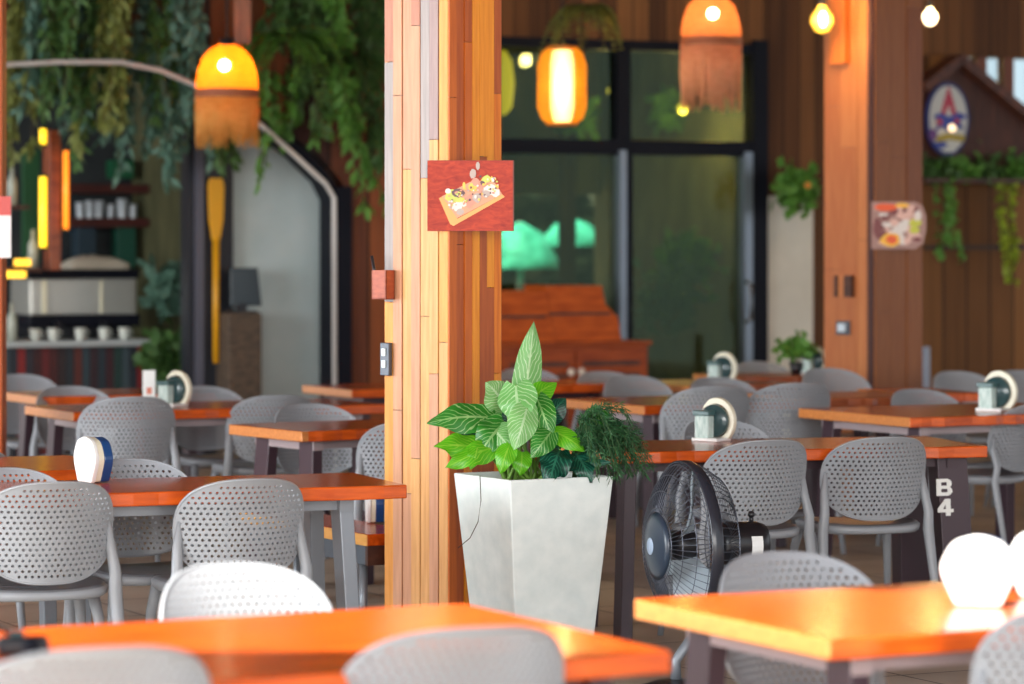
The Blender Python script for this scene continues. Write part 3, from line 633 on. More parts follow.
def lantern():
    s = 155; t = thing('barrel_lantern', 'barrel shaped lantern glowing white before the glass wall', 'lamp', at(562, 124, s)); h = 76/s; R = 24.5/s
    b = MB(); pr = [(R*.62, 0), (R*.86, h*.08), (R, h*.22), (R, h*.78), (R*.86, h*.93), (R*.62, h)]
    a0 = -PI/2+.5; b.lathe(pr, 30, ang=2*PI-1.0, a0=a0); b.build('shade', translucent('lantern_amber', rgb(226, 150, 20), rgb(240, 176, 50), (3, 3, 24), .4), t)
    b = MB(); b.lathe([(R*.40, h*.03), (R*.5, h*.2), (R*.5, h*.8), (R*.40, h*.97)], 24); b.build('inner_tube', mat('lantern_tube_glow', (1, .85, .5), .4, emit=(1, .68, .26), es=1.15), t)
    b = MB(); b.lathe([(R*.62, h-.01), (R*.64, h+.01), (0, h+.02)], 24); b.build('rim', mat('amber_rim', rgb(190, 110, 30), .6), t); b = MB(); b.lathe([(R*.62, .01), (R*.64, -.01), (0, -.015)], 24); b.build('rim', mat('amber_rim', rgb(190, 110, 30), .6), t)
    b = MB(); b.tube([(0, 0, h), (0, 0, 3.95-t.location.z)], .006, 6); b.build('cord', M['black'], t)
    point(t, (0, -R*1.3, h*.5), 6)
lantern()
def bare_bulb(px, py, s, r, label, m):
    t = thing('bare_bulb', label, 'lamp', at(px, py, s), 0, 'bare bulbs on cords'); b = MB(); b.lathe([(0, -r*1.15), (r*.6, -r*.95), (r, -r*.2), (r*.92, r*.35), (r*.45, r*.95), (r*.3, r*1.3)], 18); b.build('glass', m, t)
    b = MB(); b.blob((0, -r*.75, -.0), r*.42, sq=(.8, .8, 1.5)); b.build('filament', BULB, t)
    b = MB(); b.lathe([(r*.34, r*1.2), (r*.36, r*2.0), (.004, r*2.2), (.004, 3.95-t.location.z)], 10); b.build('cord', M['black'], t)
    point(t, (0, -.16, 0), 16)
bare_bulb(822, 20, 168, .072, 'yellow round bulb hanging left of the right pillar', mat('amber_bulb_glow', (.9, .6, .1), .3, emit=(1, .48, .02), es=.9))
bare_bulb(930, 17, 150, .052, 'white glowing round bulb hanging right of the right pillar', mat('white_bulb_glow', (1, .9, .7), .3, emit=(1, .8, .5), es=3))
tag(MB().box(-.055, .055, -.05, .05, 0, 1.2).build('hanging_wooden_post', noisy('post_wood', rgb(96, 52, 34), rgb(140, 84, 54), (6, 6, 1), .6)), 'wooden post hanging down behind the top of the orange fringe lamp', 'post')
bpy.data.objects['hanging_wooden_post'].location = (at(243, 44, 150).x, at(243, 44, 150).y, at(243, 44, 150).z)

# ================================================================ PILLARS
def pillar(label, cx_px, near_px, left_px, right_px, s_mid, lit_tones, shade_tones, rows, z1=3.95):
    wl = (near_px-left_px)/s_mid; wr = (right_px-near_px)/s_mid; al = math.atan2(wr, wl); a = math.hypot(wl, wr)
    # near corner position
    d_mid = F/s_mid; dn = d_mid-.5*max(wl, wr); near = Vector(((near_px-CX)/F*dn, dn, 0))
    t = thing('plank_pillar', label, 'pillar', near, -al, 'plank clad pillars')
    # local: near corner at origin; left face runs along -x, right face runs along +y
    tones = lit_tones+shade_tones; nL = len(lit_tones)
    b = MB(); b.box(-a+.012, -.012, .012, a-.012, 0, z1); b.build('core', M['wood_dark'], t)
    for side, rng, nm in (('L', range(0, nL), 'left_cladding'), ('R', range(nL, len(tones)), 'right_cladding'), ('B', range(nL, len(tones)), 'back_cladding'), ('C', range(nL, len(tones)), 'far_cladding')):
        b = MB(); w = a/rows
        for i in range(rows):
            z = 0; pr = random.uniform(0, .008)
            while z < z1:
                h = random.uniform(.5, 1.7); ze = min(z1, z+h); mi = random.choice(list(rng)) if side != 'L' or z > -1 else 0
                if side == 'L' and z < 1.3: mi = random.choice(list(rng)[:max(2, nL//2)]) if i not in (1,) else mi
                e = .0012; p0, p1 = i*w+e, (i+1)*w-e; zz0, zz1 = z+e, ze-e
                if side == 'L': b.box(-p1, -p0, -pr, .012, zz0, zz1, mi)
                elif side == 'R': b.box(-.012, pr, p0, p1, zz0, zz1, mi)
                elif side == 'B': b.box(-a-pr, -a+.012, p0, p1, zz0, zz1, mi)
                else: b.box(-p1, -p0, a-.012, a+pr, zz0, zz1, mi)
                z = ze
        b.build(nm, tones, t, bevel=0)
    return t, near, al, a
def wt(n, a, c, sc=(14, 14, .9), r=.4, coat=.05):
    m = noisy(n, rgb(*a), rgb(*c), sc, r, coat=coat, contrast=.5); m.node_tree.nodes['Principled BSDF'].inputs['Specular IOR Level'].default_value = .3; return m
tL = [wt('plank_tan', (198, 140, 82), (224, 168, 106)), wt('plank_honey', (206, 132, 54), (228, 160, 78)), wt('plank_blush', (184, 130, 98), (206, 152, 118)), wt('plank_lilac', (138, 116, 116), (160, 136, 132)), wt('plank_ash', (140, 132, 132), (166, 156, 152)), wt('plank_rose', (162, 104, 82), (186, 126, 102))]  # varied plank tones, paler overall: daylight on the left face put into colour
tR = [wt('plank_amber', (206, 104, 20), (236, 136, 34)), wt('plank_copper', (186, 90, 26), (212, 112, 36)), wt('plank_russet', (160, 74, 26), (190, 96, 38)), wt('plank_gold', (222, 130, 26), (246, 160, 44))]
PIL, PNEAR, PAL, PA = pillar('tall plank pillar beside the white planter, coloured paler on its lit left face', 0, 448, 384, 500, 264, tL, tR, 7)
rL = [wt('pillar_terracotta', (180, 106, 58), (198, 128, 76)), wt('pillar_salmon', (170, 96, 54), (188, 116, 68))]  # lighter set for the lit left face, darker set for the others
rR = [wt('pillar_brown', (130, 72, 34), (150, 90, 44)), wt('pillar_umber', (120, 64, 30), (140, 80, 40))]
PR, RNEAR, RAL, RA = pillar('reddish brown plank pillar with food picture at the right', 0, 875, 830, 927, 166, rL, rR, 3)
b = MB(); b.box(-.035, -.002, -.03, .0, 0, 3.95); b.build('recess_shade_strip', mat('recess_shade', rgb(72, 34, 26), .5), PR)  # dark strip colours in the shade of the corner recess
# left edge post
tag(MB().box(-.2, .2, -.2, -.06, 0, 3.95).build('wooden_pillar', wt('edge_post_wood', (170, 80, 40), (196, 100, 50)), recentre=False, bevel=.01), 'orange brown wooden pillar at the left edge of the view', 'pillar')
bpy.data.objects['wooden_pillar'].location = ((7-CX)/210-.2, F/212+.2, 0)
e = at(2, 258, 214); b = MB(); b.box(-.22, .022, -.012, 0, 0, 62/214); o = b.build('notice_plate', mat('pale_notice', (.75, .70, .68), .4), recentre=False); o.location = (e.x, F/212-.002, e.z); tag(o, 'pale notice plate fixed to the left edge pillar', 'sign')
b = MB(); b.box(-.22, .022, -.014, -.012, .20, .29); rp = b.build('red_band', mat('notice_red', (.55, .06, .05), .4), o)
# pillar fittings
def on_pillar_left(name, label, cat, a_px, y0, y1, out, m, s=264, w=.06):
    """fitting on the far-left edge of the big pillar, seen edge on"""
    pass
def fitting(root, x, z, w, h, d, parts):
    pass
def pillar_fits():
    # local frame of the big pillar: left face runs along -x at y=0
    mw = PIL.matrix_basis
    s = 262
    zt = lambda y: EYE-(y-YH)/s
    R = Matrix.Rotation(-PAL, 4, 'Z')
    def loc(x, y, z): v = R @ Vector((x, y, z)); return Vector((PNEAR.x+v.x, PNEAR.y+v.y, z))
    t = thing('pen_box', 'small reddish wooden box with a pen on the left edge of the big pillar', 'box', loc(-PA+.045, -.012, zt(299)), -PAL)
    wd = noisy('pen_box_wood', rgb(150, 62, 34), rgb(176, 84, 48), (4, 4, 12), .4)
    b = MB(); h = (299-270)/s; b.box(-.06, .012, -.05, 0, 0, .006); b.box(-.06, .012, -.05, -.044, 0, h); b.box(-.06, .012, -.006, 0, 0, h); b.box(-.06, -.054, -.05, 0, 0, h); b.box(.006, .012, -.05, 0, 0, h); b.build('box', wd, t)
    b = MB(); b.tube([(-.04, -.03, .01), (-.06, -.05, h+.055)], .006, 8); b.build('pen', M['black'], t)
    t = thing('light_switch', 'steel switch plate on the left edge of the big pillar', 'switch', loc(-PA+.035, -.012, zt(375)), -PAL)
    b = MB(); b.box(-.035, .01, -.02, 0, 0, .125); b.build('plate', mat('slate_plate', (.10, .11, .13), .4, .5), t, bevel=.003)
    for k in (.03, .075):
        b = MB(); b.box(-.022, -.004, -.026, -.02, k, k+.028); b.build('button', mat('pale_button', (.65, .72, .72), .3), t)
    # right pillar fittings
    s2 = 166; R2 = Matrix.Rotation(-RAL, 4, 'Z'); z2 = lambda y: EYE-(y-YH)/s2
    def loc2(x, y, z): v = R2 @ Vector((x, y, z)); return Vector((RNEAR.x+v.x, RNEAR.y+v.y, z))
    t = thing('key_slot_box', 'small dark slotted box on the right pillar above the switch', 'box', loc2(-.23, -.008, z2(297)), -RAL)
    b = MB(); b.box(-.07, -.045, -.03, 0, 0, .13); b.box(.01, .07, -.03, 0, 0, .13); b.build('slot', M['wood_dark'], t); b = MB(); b.box(-.045, .01, -.02, 0, 0, .13); b.build('panel', rL[0], t)
    t = thing('wall_switch', 'square steel wall switch on the right pillar', 'switch', loc2(-.24, -.008, z2(335)), -RAL)
    b = MB(); b.box(-.06, .05, -.015, 0, 0, .085); b.build('plate', MATS['slate_plate'], t, bevel=.003); b = MB(); b.box(-.04, .02, -.022, -.015, .02, .068); b.build('button', mat('blue_white_button', (.6, .68, .75), .3), t)
    t = thing('hanging_board', 'orange lit board fixed high on the right pillar', 'board', loc2(-.27, -.008, z2(64)), -RAL)
    b = MB(); b.box(-.05, .075, -.05, 0, 0, .9); b.build('board', wt('board_amber', (200, 104, 40), (224, 128, 56)), t, bevel=.003)
pillar_fits()
# food pictures
def picture_left():
    s = 268; o = at(427, 231, s); t = thing('food_picture', 'food picture of a snack tray on red wood hung on the big pillar', 'sign', o)
    W, H = 86/s, 71/s
    t.location.y = PNEAR.y-.012
    k = 1
    b = MB(); b.box(0, W, 0, .012, 0, H); b.box(W, W+.004, .0, .05, .0, H); b.build('panel', [mat('panel_brown', rgb(110, 50, 36), .5)], t)
    b = MB(); b.box(.001, W-.001, -.002, 0, .001, H-.001); b.build('print', noisy('print_red_wood', rgb(132, 20, 10), rgb(190, 62, 30), (4, 1, 10), .6, coat=0, w=1.5, contrast=.6), t)
    q = lambda x, y: ((x-52)/650*W, H-(y-78)/535*H)
    def sh(pts, m, nm, d=-.0035): b = MB(); b.prism([q(*p) for p in pts], d, -.002, 'xz'); return b.build(nm, m, t)
    sh([(140, 365), (165, 352), (280, 520), (620, 335), (640, 355), (250, 575), (225, 560)], mat('tray_tan', rgb(232, 160, 92), .5), 'tray_edge', -.0045)
    sh([(160, 352), (270, 520), (620, 335), (560, 240), (400, 230)], mat('tray_inside', rgb(206, 150, 118), .5), 'tray')
    rnd = random.Random(3); cols = [mat('food_white', rgb(222, 214, 206), .5), mat('food_green', rgb(190, 196, 92), .5), mat('food_yellow', rgb(236, 190, 84), .5), mat('food_pink', rgb(206, 140, 120), .5), mat('food_dark', rgb(84, 48, 54), .4), mat('food_grey', rgb(178, 160, 152), .5)]
    b = MB()
    def disc(cx, cy, rx, ry, mi, d):
        n = 9; b.prism([q(cx+rx*math.cos(2*PI*i/n)*rnd.uniform(.8, 1.15), cy+ry*math.sin(2*PI*i/n)*rnd.uniform(.8, 1.15)) for i in range(n)], d, -.002, 'xz', mi)
    L = [(280, 430, 40, 36, 0), (320, 400, 50, 30, 0), (300, 470, 30, 25, 5), (240, 350, 55, 50, 1), (210, 310, 22, 24, 0), (290, 375, 50, 20, 1), (330, 270, 12, 30, 2), (400, 280, 40, 36, 2), (380, 380, 45, 45, 3), (430, 360, 35, 40, 5), (420, 240, 30, 30, 3), (400, 180, 24, 40, 5), (435, 120, 16, 30, 5), (500, 220, 40, 30, 1), (540, 220, 10, 24, 2), (530, 300, 55, 40, 0), (500, 330, 30, 30, 5), (570, 320, 36, 34, 0), (450, 290, 22, 40, 3), (285, 325, 48, 34, 4), (455, 200, 10, 10, 4), (370, 420, 22, 20, 3), (580, 280, 16, 18, 2), (470, 250, 18, 18, 4)]
    for i, (x, y, a, c, mi) in enumerate(L): disc(x, y, a, c, mi, -.004-.0001*i)
    for i in range(60): disc(rnd.uniform(230, 590), 0, 0, 0, 0, 0) if False else None
    for i in range(70):
        x = rnd.uniform(210, 600); y = 470-(x-200)*.42+rnd.uniform(-120, 10)
        disc(x, y, rnd.uniform(5, 11), rnd.uniform(5, 11), rnd.randrange(6), -.0068-.00005*i)
    b.build('food', cols, t)
picture_left()
def picture_right():
    s = 166; o = at(868, 249, s); t = thing('food_picture', 'rounded food picture with orange flowers hung on the right pillar', 'sign', o); t.location.y = RNEAR.y-.03; W, H = 54/s, 47/s
    rnd = random.Random(5)
    out = [(0, 0), (.8*W, 0), (.95*W, .12*H), (W, .4*H), (W, .7*H), (.93*W, .92*H), (.8*W, H), (0, H)]
    b = MB(); b.prism(out, 0, .02, 'xz'); b.build('panel', mat('panel_mauve', rgb(160, 120, 110), .5), t)
    cols = [mat('dish_orange', rgb(224, 84, 24), .5), mat('dish_yellow', rgb(236, 176, 50), .5), mat('dish_lime', rgb(190, 190, 60), .5), mat('dish_pink', rgb(214, 170, 156), .5), mat('dish_maroon', rgb(120, 56, 56), .5), mat('dish_white', rgb(216, 204, 196), .5)]
    b = MB()
    def disc(cx, cy, rx, ry, mi, d):
        n = 9; b.prism([(min(W*.97, max(.01, (cx+rx*math.cos(2*PI*i/n)*rnd.uniform(.8, 1.1))*W)), min(H*.98, max(.02*H, (cy+ry*math.sin(2*PI*i/n)*rnd.uniform(.8, 1.1))*H))) for i in range(n)], d, 0, 'xz', mi)
    for i in range(60): disc(rnd.uniform(.08, .85), rnd.uniform(.1, .9), rnd.uniform(.05, .12), rnd.uniform(.04, .1), rnd.choice([3, 4, 5, 3, 4]), -.002-.00006*i)
    for i, a in enumerate(((.28, .88, .22, .09, 0), (.55, .92, .14, .06, 1), (.8, .55, .12, .10, 2), (.78, .4, .1, .08, 2), (.85, .7, .08, .12, 5), (.35, .2, .2, .16, 1), (.36, .2, .11, .09, 0), (.1, .45, .1, .2, 4), (.6, .7, .16, .08, 3))): disc(*a, -.008-.0002*i)
    b.build('food', cols, t)
picture_right()

# ================================================================ PERFORATED CHAIR
def superell(w, h, n, k): 
    out = []
    for i in range(k):
        t = 2*PI*i/k; c, s_ = math.cos(t), math.sin(t)
        x = w*abs(c)**(2/n)*(1 if c >= 0 else -1); y = h*abs(s_)**(2/n)*(1 if s_ >= 0 else -1)
        if y < 0: x *= 1-.10*(y/h)**2
        out.append((x, y))
    return out
BW, BH = .238, .168
def back_pt(a, b_):
    q = a/BW
    return Vector((a*(.985-.045*q*q), -.232+1.9*a*a-.16*(b_+BH)-.25*max(0, b_)**2/BH, .642+b_))
def chair_back_bm():
    outl = superell(BW, BH, 2.7, 72); verts = [Vector(p) for p in outl]; edges = [(i, (i+1) % 72) for i in range(72)]; holes = []
    px_, py_ = .0208, .0178; r = .0056
    for j in range(-10, 11):
        for i in range(-13, 14):
            x = (i+(.5 if j % 2 else 0))*px_; y = j*py_
            k = (abs(x)/(BW-.014))**2.7+(abs(y)/(BH-.013))**2.7
            if k > 1: continue
            base = len(verts)
            for q in range(6): verts.append(Vector((x+r*math.cos(q*PI/3), y+r*math.sin(q*PI/3)*.95)))
            edges += [(base+q, base+(q+1) % 6) for q in range(6)]; holes.append((x, y))
    vs, es, fs, *_ = delaunay_2d_cdt(verts, edges, [], 0, 1e-6)
    mb = MB(); bv = [mb.bm.verts.new((v.x, v.y, 0)) for v in vs]
    hs = {}
    for x, y in holes: hs.setdefault((round(x/px_*2), round(y/py_)), (x, y))
    for f in fs:
        c = sum((vs[i] for i in f), Vector((0, 0)))/len(f)
        j = round(c.y/py_); off = .5 if j % 2 else 0; i = round(c.x/px_-off); hx = (i+off)*px_
        if (round(hx/px_*2), j) in hs and math.hypot(c.x-hx, (c.y-j*py_)/.95) < r*.86: continue
        kk = (abs(c.x)/BW)**2.7+(abs(c.y)/BH)**2.7
        if kk > 1.02: continue
        try: mb.bm.faces.new([bv[i] for i in f])
        except ValueError: pass
    loose = [v for v in mb.bm.verts if not v.link_faces]
    bmesh.ops.delete(mb.bm, geom=loose, context='VERTS')
    # thickness
    fr = list(mb.bm.faces); front = {v: v.co.copy() for v in mb.bm.verts}
    T = .0075; cp = {}
    def nrm(x, y):
        a = back_pt(x+.001, y)-back_pt(x-.001, y); c = back_pt(x, y+.001)-back_pt(x, y-.001); return a.cross(c).normalized()
    bnd = [e for e in mb.bm.edges if len(e.link_faces) == 1]
    for v in list(mb.bm.verts): cp[v] = mb.bm.verts.new((0, 0, 0))
    for f in fr: mb.bm.faces.new([cp[v] for v in reversed(f.verts)]).smooth = True; f.smooth = True
    for e in bnd:
        a, c = e.verts; mb.bm.faces.new((a, c, cp[c], cp[a])).smooth = False
    for v, co in front.items():
        p = back_pt(co.x, co.y); n = nrm(co.x, co.y); v.co = p+n*T/2; cp[v].co = p-n*T/2
    return mb, outl
def make_chair():
    t = thing('perforated_chair', '', 'chair', (0, 0, 0), 0, 'grey perforated chairs')
    mb, outl = chair_back_bm(); o = mb.build('backrest', M['plastic'], t)
    for e in o.data.edges: pass
    bpy_me = o.data
    # mark the hole rims sharp so the shell stays crisp
    bm = bmesh.new(); bm.from_mesh(bpy_me)
    for e in bm.edges:
        if len(e.link_faces) == 2 and e.calc_face_angle(0) > .6: e.smooth = False
    bm.to_mesh(bpy_me); bm.free()
    r = MB(); pts = [back_pt(x, y) for x, y in outl]; n = len(pts); rings = []
    for i, p in enumerate(pts):
        d = (pts[(i+1) % n]-pts[i-1]).normalized(); out = Vector((outl[i][0], 0, outl[i][1])).normalized(); out = (out-d*out.dot(d)).normalized(); nn = d.cross(out)
        rings.append([p+out*.0045*math.cos(q*PI/3)+nn*.0065*math.sin(q*PI/3) for q in range(6)])
    rings.append(rings[0]); r.loft(rings, cap=False); r.build('backrest_rim', M['plastic'], o)
    # seat: rounded square shell with turned down edge
    s = MB()
    def so(k, w, d, z, dy=0): return [(x, y+dy, z+.010*(abs(x)/w)**2*k) for x, y in superell(w, d, 3.6, 40)]
    s.loft([so(0, .20, .185, .418), so(1, .222, .208, .425), so(1, .226, .212, .447), so(1, .205, .192, .452), so(.3, .12, .11, .444), so(0, .03, .03, .441)], cap=True)
    s.build('seat', M['seat_reflect'], t)
    s = MB(); s.loft([so(0, .218, .204, .416), so(1, .231, .217, .419), so(1, .234, .220, .438), so(1, .226, .212, .444)], cap=False); s.build('seat_rim', M['plastic'], t)
    for sx in (-1, 1):
        b = MB(); p = back_pt(sx*.215, -.01)
        b.tube([p+Vector((sx*.004, .0, .035)), p+Vector((sx*.012, 0, -.05)), (sx*.224, -.196, .50), (sx*.228, -.184, .43), (sx*.238, -.225, .22), (sx*.248, -.268, 0)], [.008, .018, .021, .024, .018, .014], 8, flat=.75); b.build('leg', M['plastic'], t)
        b = MB(); b.tube([(sx*.190, .165, .425), (sx*.205, .19, .33), (sx*.228, .235, 0)], [.023, .019, .013], 8, flat=.8); b.build('leg', M['plastic'], t)
    return t
CH0 = make_chair(); used = [False]
def chair(cx, ytop, s, ang, label, scale=None, lean=0):
    """back of the chair at pixel column cx, top edge at ytop, at picture scale s"""
    zt = EYE-(ytop-YH)/s; k = zt/.805 if scale is None else scale
    o = CH0 if not used[0] else copy_tree(CH0); used[0] = True; o['label'] = label
    a = math.radians(ang); back = Vector(((cx-CX)/s, F/s, 0)); lv = Vector((0, -.27*k))
    off = Vector((-lv.y*math.sin(a), lv.y*math.cos(a), 0)); o.location = back-off; o.location.z = 0
    o.rotation_euler = (0, 0, a); o.scale = (k, k, k)
    return o
# rear view: facing away from the camera ; front view: facing the camera
AW, TW = 20, 205
chair(54, 483, 311, 22, 'grey chair seen from behind at the left, second from the slanted steel table leg')
chair(249, 480, 306, 22, 'grey chair seen from behind left of the slanted steel table leg')
chair(233, 568, 415, TW, 'sun bleached chair facing the camera behind the near left table')
chair(98, 648, 562, 20, 'grey chair back at the bottom left corner, before the near left table')
chair(470, 628, 522, 20, 'grey chair back at the bottom centre, before the near left table')
chair(784, 557, 404, TW-4, 'perforated chair facing the camera behind the near right table')
chair(1102, 600, 486, 20, 'grey chair back cut by the right edge, before the near right table')
chair(766, 441, 258, 21, 'grey chair seen from behind directly right of the black fan')
chair(884, 438, 253, 16, 'grey chair seen from behind beside the table leg marked B 4')
chair(718, 422, 233, TW, 'perforated chair facing the camera behind the napkin holder right of the planter')
chair(714, 387, 202, 20, 'grey chair seen from behind above the fan, left of its twin')
chair(796, 384, 200, 20, 'grey chair seen from behind partly hidden by the live edge table corner')
chair(131, 398, 213, 18, 'grey chair seen from behind at the left under the standing white card')
chair(70, 388, 188, TW, 'grey chair facing the camera behind the back left table, beside the left edge pillar')
chair(19, 376, 174, TW, 'far grey chair peeking out next to the left edge pillar')
chair(202, 388, 188, TW, 'grey chair behind the napkin holder on the back left table')
chair(277, 396, 203, 20, 'grey chair seen from behind before the pale inner wall')
chair(310, 406, 211, TW, 'perforated chair facing the camera behind the table left of the big pillar')
chair(413, 422, 233, 14, 'chair mostly hidden behind the left side of the big pillar')
chair(128, 462, 284, TW, 'perforated chair facing the camera behind the blue and white napkin holder')
chair(2, 471, 292, TW, 'perforated chair facing the camera cut by the left edge')
chair(-38, 450, 262, 20, 'dark grey chair back at the far left edge beside the orange table')
chair(1030, 403, 208, 58, 'grey chair turned sideways at the right edge')
chair(918, 391, 192, TW, 'grey chair facing the camera behind the live edge table')
chair(957, 373, 170, TW, 'far brownish grey chair near the slim metal post')
chair(1020, 372, 168, TW, 'far chair at the right edge behind the teal napkin holder')
chair(603, 373, 170, TW, 'far grey chair left of its twin below the wooden cabinet')
chair(631, 377, 176, TW, 'grey chair overlapping its left twin below the wooden cabinet')
chair(524, 370, 168, TW, 'far grey chair mostly hidden behind the tall planter leaf')
chair(757, 363, 157, TW, 'far brownish chair below the right edge of the glass wall')
chair(828, 370, 173, TW, 'far grey chair peeking out left of the right pillar')
chair(717, 379, 178, TW, 'far grey chair behind the small napkin holder below the glass door')

# ================================================================ TABLES
def table(label, corner, which, ang, w, L, leg_m, group='orange slab dining tables', edge_m=None, z=.75, th=.046, name='dining_table', top=None, end=None, legw=.10, splay=.05, live=.006, cat='table', lettering=None, inset=.10):
    a = math.radians(ang); ux = Vector((math.cos(a), math.sin(a), 0)); vx = Vector((-math.sin(a), math.cos(a), 0))
    c = Vector((corner[0], corner[1], 0))
    if which == 'NR': c = c-ux*L
    if which == 'FL': c = c-vx*w
    t = thing(name, label, cat, c, a, group); rnd = random.Random(int(abs(corner[0]*1000)))
    n = 22; b = MB(); fr, bk = [], []
    for i in range(n+1):
        x = L*i/n; e = .012 if i in (0, n) else 0
        fr.append((x, e*.4+rnd.uniform(-live, live))); bk.append((x, w-e*.4+rnd.uniform(-live, live)))
    P_ = fr+[(L+rnd.uniform(-.004, .004), w*.5)]+bk[::-1]+[(rnd.uniform(-.004, .004), w*.5)]
    b.prism(P_, z-th, z, 'xy', 0)
    for f in b.bm.faces:
        cc = f.calc_center_median()
        if abs(cc.z-(z-th/2)) < .005 and (cc.x < .02 or cc.x > L-.02): f.material_index = 1
    b.build('tabletop', [top or M['wood_top'], end or M['wood_end']], t, bevel=.005)
    b = MB(); zz = z-th
    b.box(inset, inset+.05, .07, w-.07, zz-.045, zz); b.box(L-inset-.05, L-inset, .07, w-.07, zz-.045, zz)
    b.box(inset+.05, L-inset-.05, .10, .13, zz-.04, zz-.002); b.box(inset+.05, L-inset-.05, w-.13, w-.10, zz-.04, zz-.002); b.build('frame', edge_m or leg_m, t)
    for xx, sx in ((inset+.025, -1), (L-inset-.025, 1)):
        for yy, sy in ((.08+legw/2, -1), (w-.08-legw/2, 1)):
            b = MB(); x1 = xx; y1 = yy+sy*splay
            x1 = xx+sx*.03
            rg = [[(x_+dx, y_+dy, z_) for dx, dy in ((-.025, -legw/2), (.025, -legw/2), (.025, legw/2), (-.025, legw/2))] for x_, y_, z_ in ((x1, y1, 0), (xx, yy, zz-.002))]
            b.loft(rg, True, 0, smooth=False)
            if edge_m:
                for f in b.bm.faces:
                    if abs(f.normal.x if f.normal.length else 0) > 2: pass
            b.build('leg', leg_m, t, bevel=.004)
    return t
tA = on_z(672, 651, .75); table('long orange slab table at the bottom left of the view', (tA.x, tA.y), 'NR', 27, .96, 2.1, M['maroon'])
tB = on_z(634, 599, .75); table('orange slab table at the bottom right with the sunlit napkin holders', (tB.x, tB.y), 'FL', 27, .84, 2.0, M['maroon'], edge_m=M['maroon_lit'])
tC = on_z(408, 485, .75); table('orange slab table with slanted grey steel legs left of the pillar', (tC.x, tC.y), 'NR', 20, .62, 1.9, M['steel_grey'], legw=.11, splay=.05, live=.004, inset=.17)
tD = on_z(116, 469, .75); table('orange table at the left edge behind the blue and white napkin holder', (tD.x, tD.y), 'NR', 20, .8, 1.3, M['steel_grey'])
tE = on_z(302, 431.6, .75); table('orange slab table with metal frame coloured as lit, left of the pillar', (tE.x, tE.y), 'NL', 34, .66, .75, M['maroon'], edge_m=M['maroon_lit'], legw=.12)
tF = on_z(74, 412.5, .75); table('back left orange table carrying the white card', (tF.x, tF.y), 'NL', 27, .75, 1.65, M['maroon'], edge_m=M['maroon_lit'])
tO = on_z(40, 397, .75); table('far left dark orange table in front of the bar', (tO.x, tO.y), 'NL', 27, .7, 1.0, M['maroon'])
tG = on_z(352, 390, .75); table('far orange table running behind the big pillar', (tG.x, tG.y), 'NL', 27, .7, 1.7, M['maroon'])
tH = on_z(644, 406, .75); table('orange table with pale frame behind the planter fern', (tH.x, tH.y), 'NL', 29, .88, .95, M['maroon'], edge_m=M['maroon_lit'])
t4 = on_z(650, 451.5, .75); t4b = t4
TB4 = table('long orange table with dark legs marked B 4', (on_z(606, 452.5, .75).x, on_z(606, 452.5, .75).y), 'NL', 14, .7, 1.60, M['maroon'], legw=.11, splay=.04, live=.008)
tJ = on_z(912, 418, .75); table('live edge orange table with pale frame at the right', (tJ.x, tJ.y), 'NL', 28, .98, 1.3, M['maroon'], edge_m=M['maroon_lit'], live=.014)
tK = on_z(930, 396.5, .75); table('dark orange table between the right pillar and the live edge table', (tK.x, tK.y), 'NR', 20, .7, .75, M['maroon'], top=M['wood_red'])
tL = on_z(934, 394, .75); table('bright red orange table at the far right by the plank wall', (on_z(985, 393, .75).x, on_z(985, 393, .75).y), 'NR', 20, .7, .33+.1, M['maroon'])
tM = on_z(677, 385, .75); table('far reddish table with small napkin holder below the glass door', (on_z(690, 386, .75).x, on_z(690, 386, .75).y), 'NL', 27, .8, .72, M['maroon'], top=M['wood_red'])
tP = on_z(735, 377.5, .75); table('far brownish table in front of the cream wall strip', (tP.x, tP.y), 'NL', 22, .6, .85, M['maroon'], top=M['wood_red'])
# low bench beside the pillar
c = on_z(367.5, 534.5, .45)
bn = thing('wooden_bench', 'low bench with yellow wooden edge under the end of the steel legged table', 'bench', (c.x, c.y, 0), math.radians(-61.5))
b = MB(); b.box(-1.2, 0, 0, .24, .405, .45, 0); b.build('seat', [M['wood_top']], bn, bevel=.003)
b = MB(); b.box(-1.2, 0, -.004, 0, .405, .448); b.build('edge_board', M['wood_pale_end'], bn)
b = MB(); b.box(-1.14, -.02, .01, .22, .33, .405); b.build('apron', mat('slate_apron', (.085, .11, .14), .5), bn)
b = MB(); b.box(-.02, .002, .0, .24, .33, .405); b.build('end_board', M['wood_dark'], bn)
for x in (-1.08, -.12):
    for y in (.04, .20): b = MB(); b.tube([(x, y, 0), (x, y, .33)], .018, 8); b.build('leg', M['steel_grey'], bn)
# bench under the fern table
c = on_z(700, 438.5, .45)
bn2 = thing('wooden_bench', 'reddish wooden bench behind the planter fern, under the far table', 'bench', (c.x, c.y, 0), math.radians(10)); 
b = MB(); b.box(-.55, 0, 0, .34, .405, .45); b.build('seat', M['wood_red'], bn2, bevel=.004)
for x in (-.5, -.05):
    for y in (.05, .29): b = MB(); b.beam((x, y, 0), (x, y, .405), .05, .05, up=(0, 1, 0)); b.build('leg', M['maroon'], bn2)

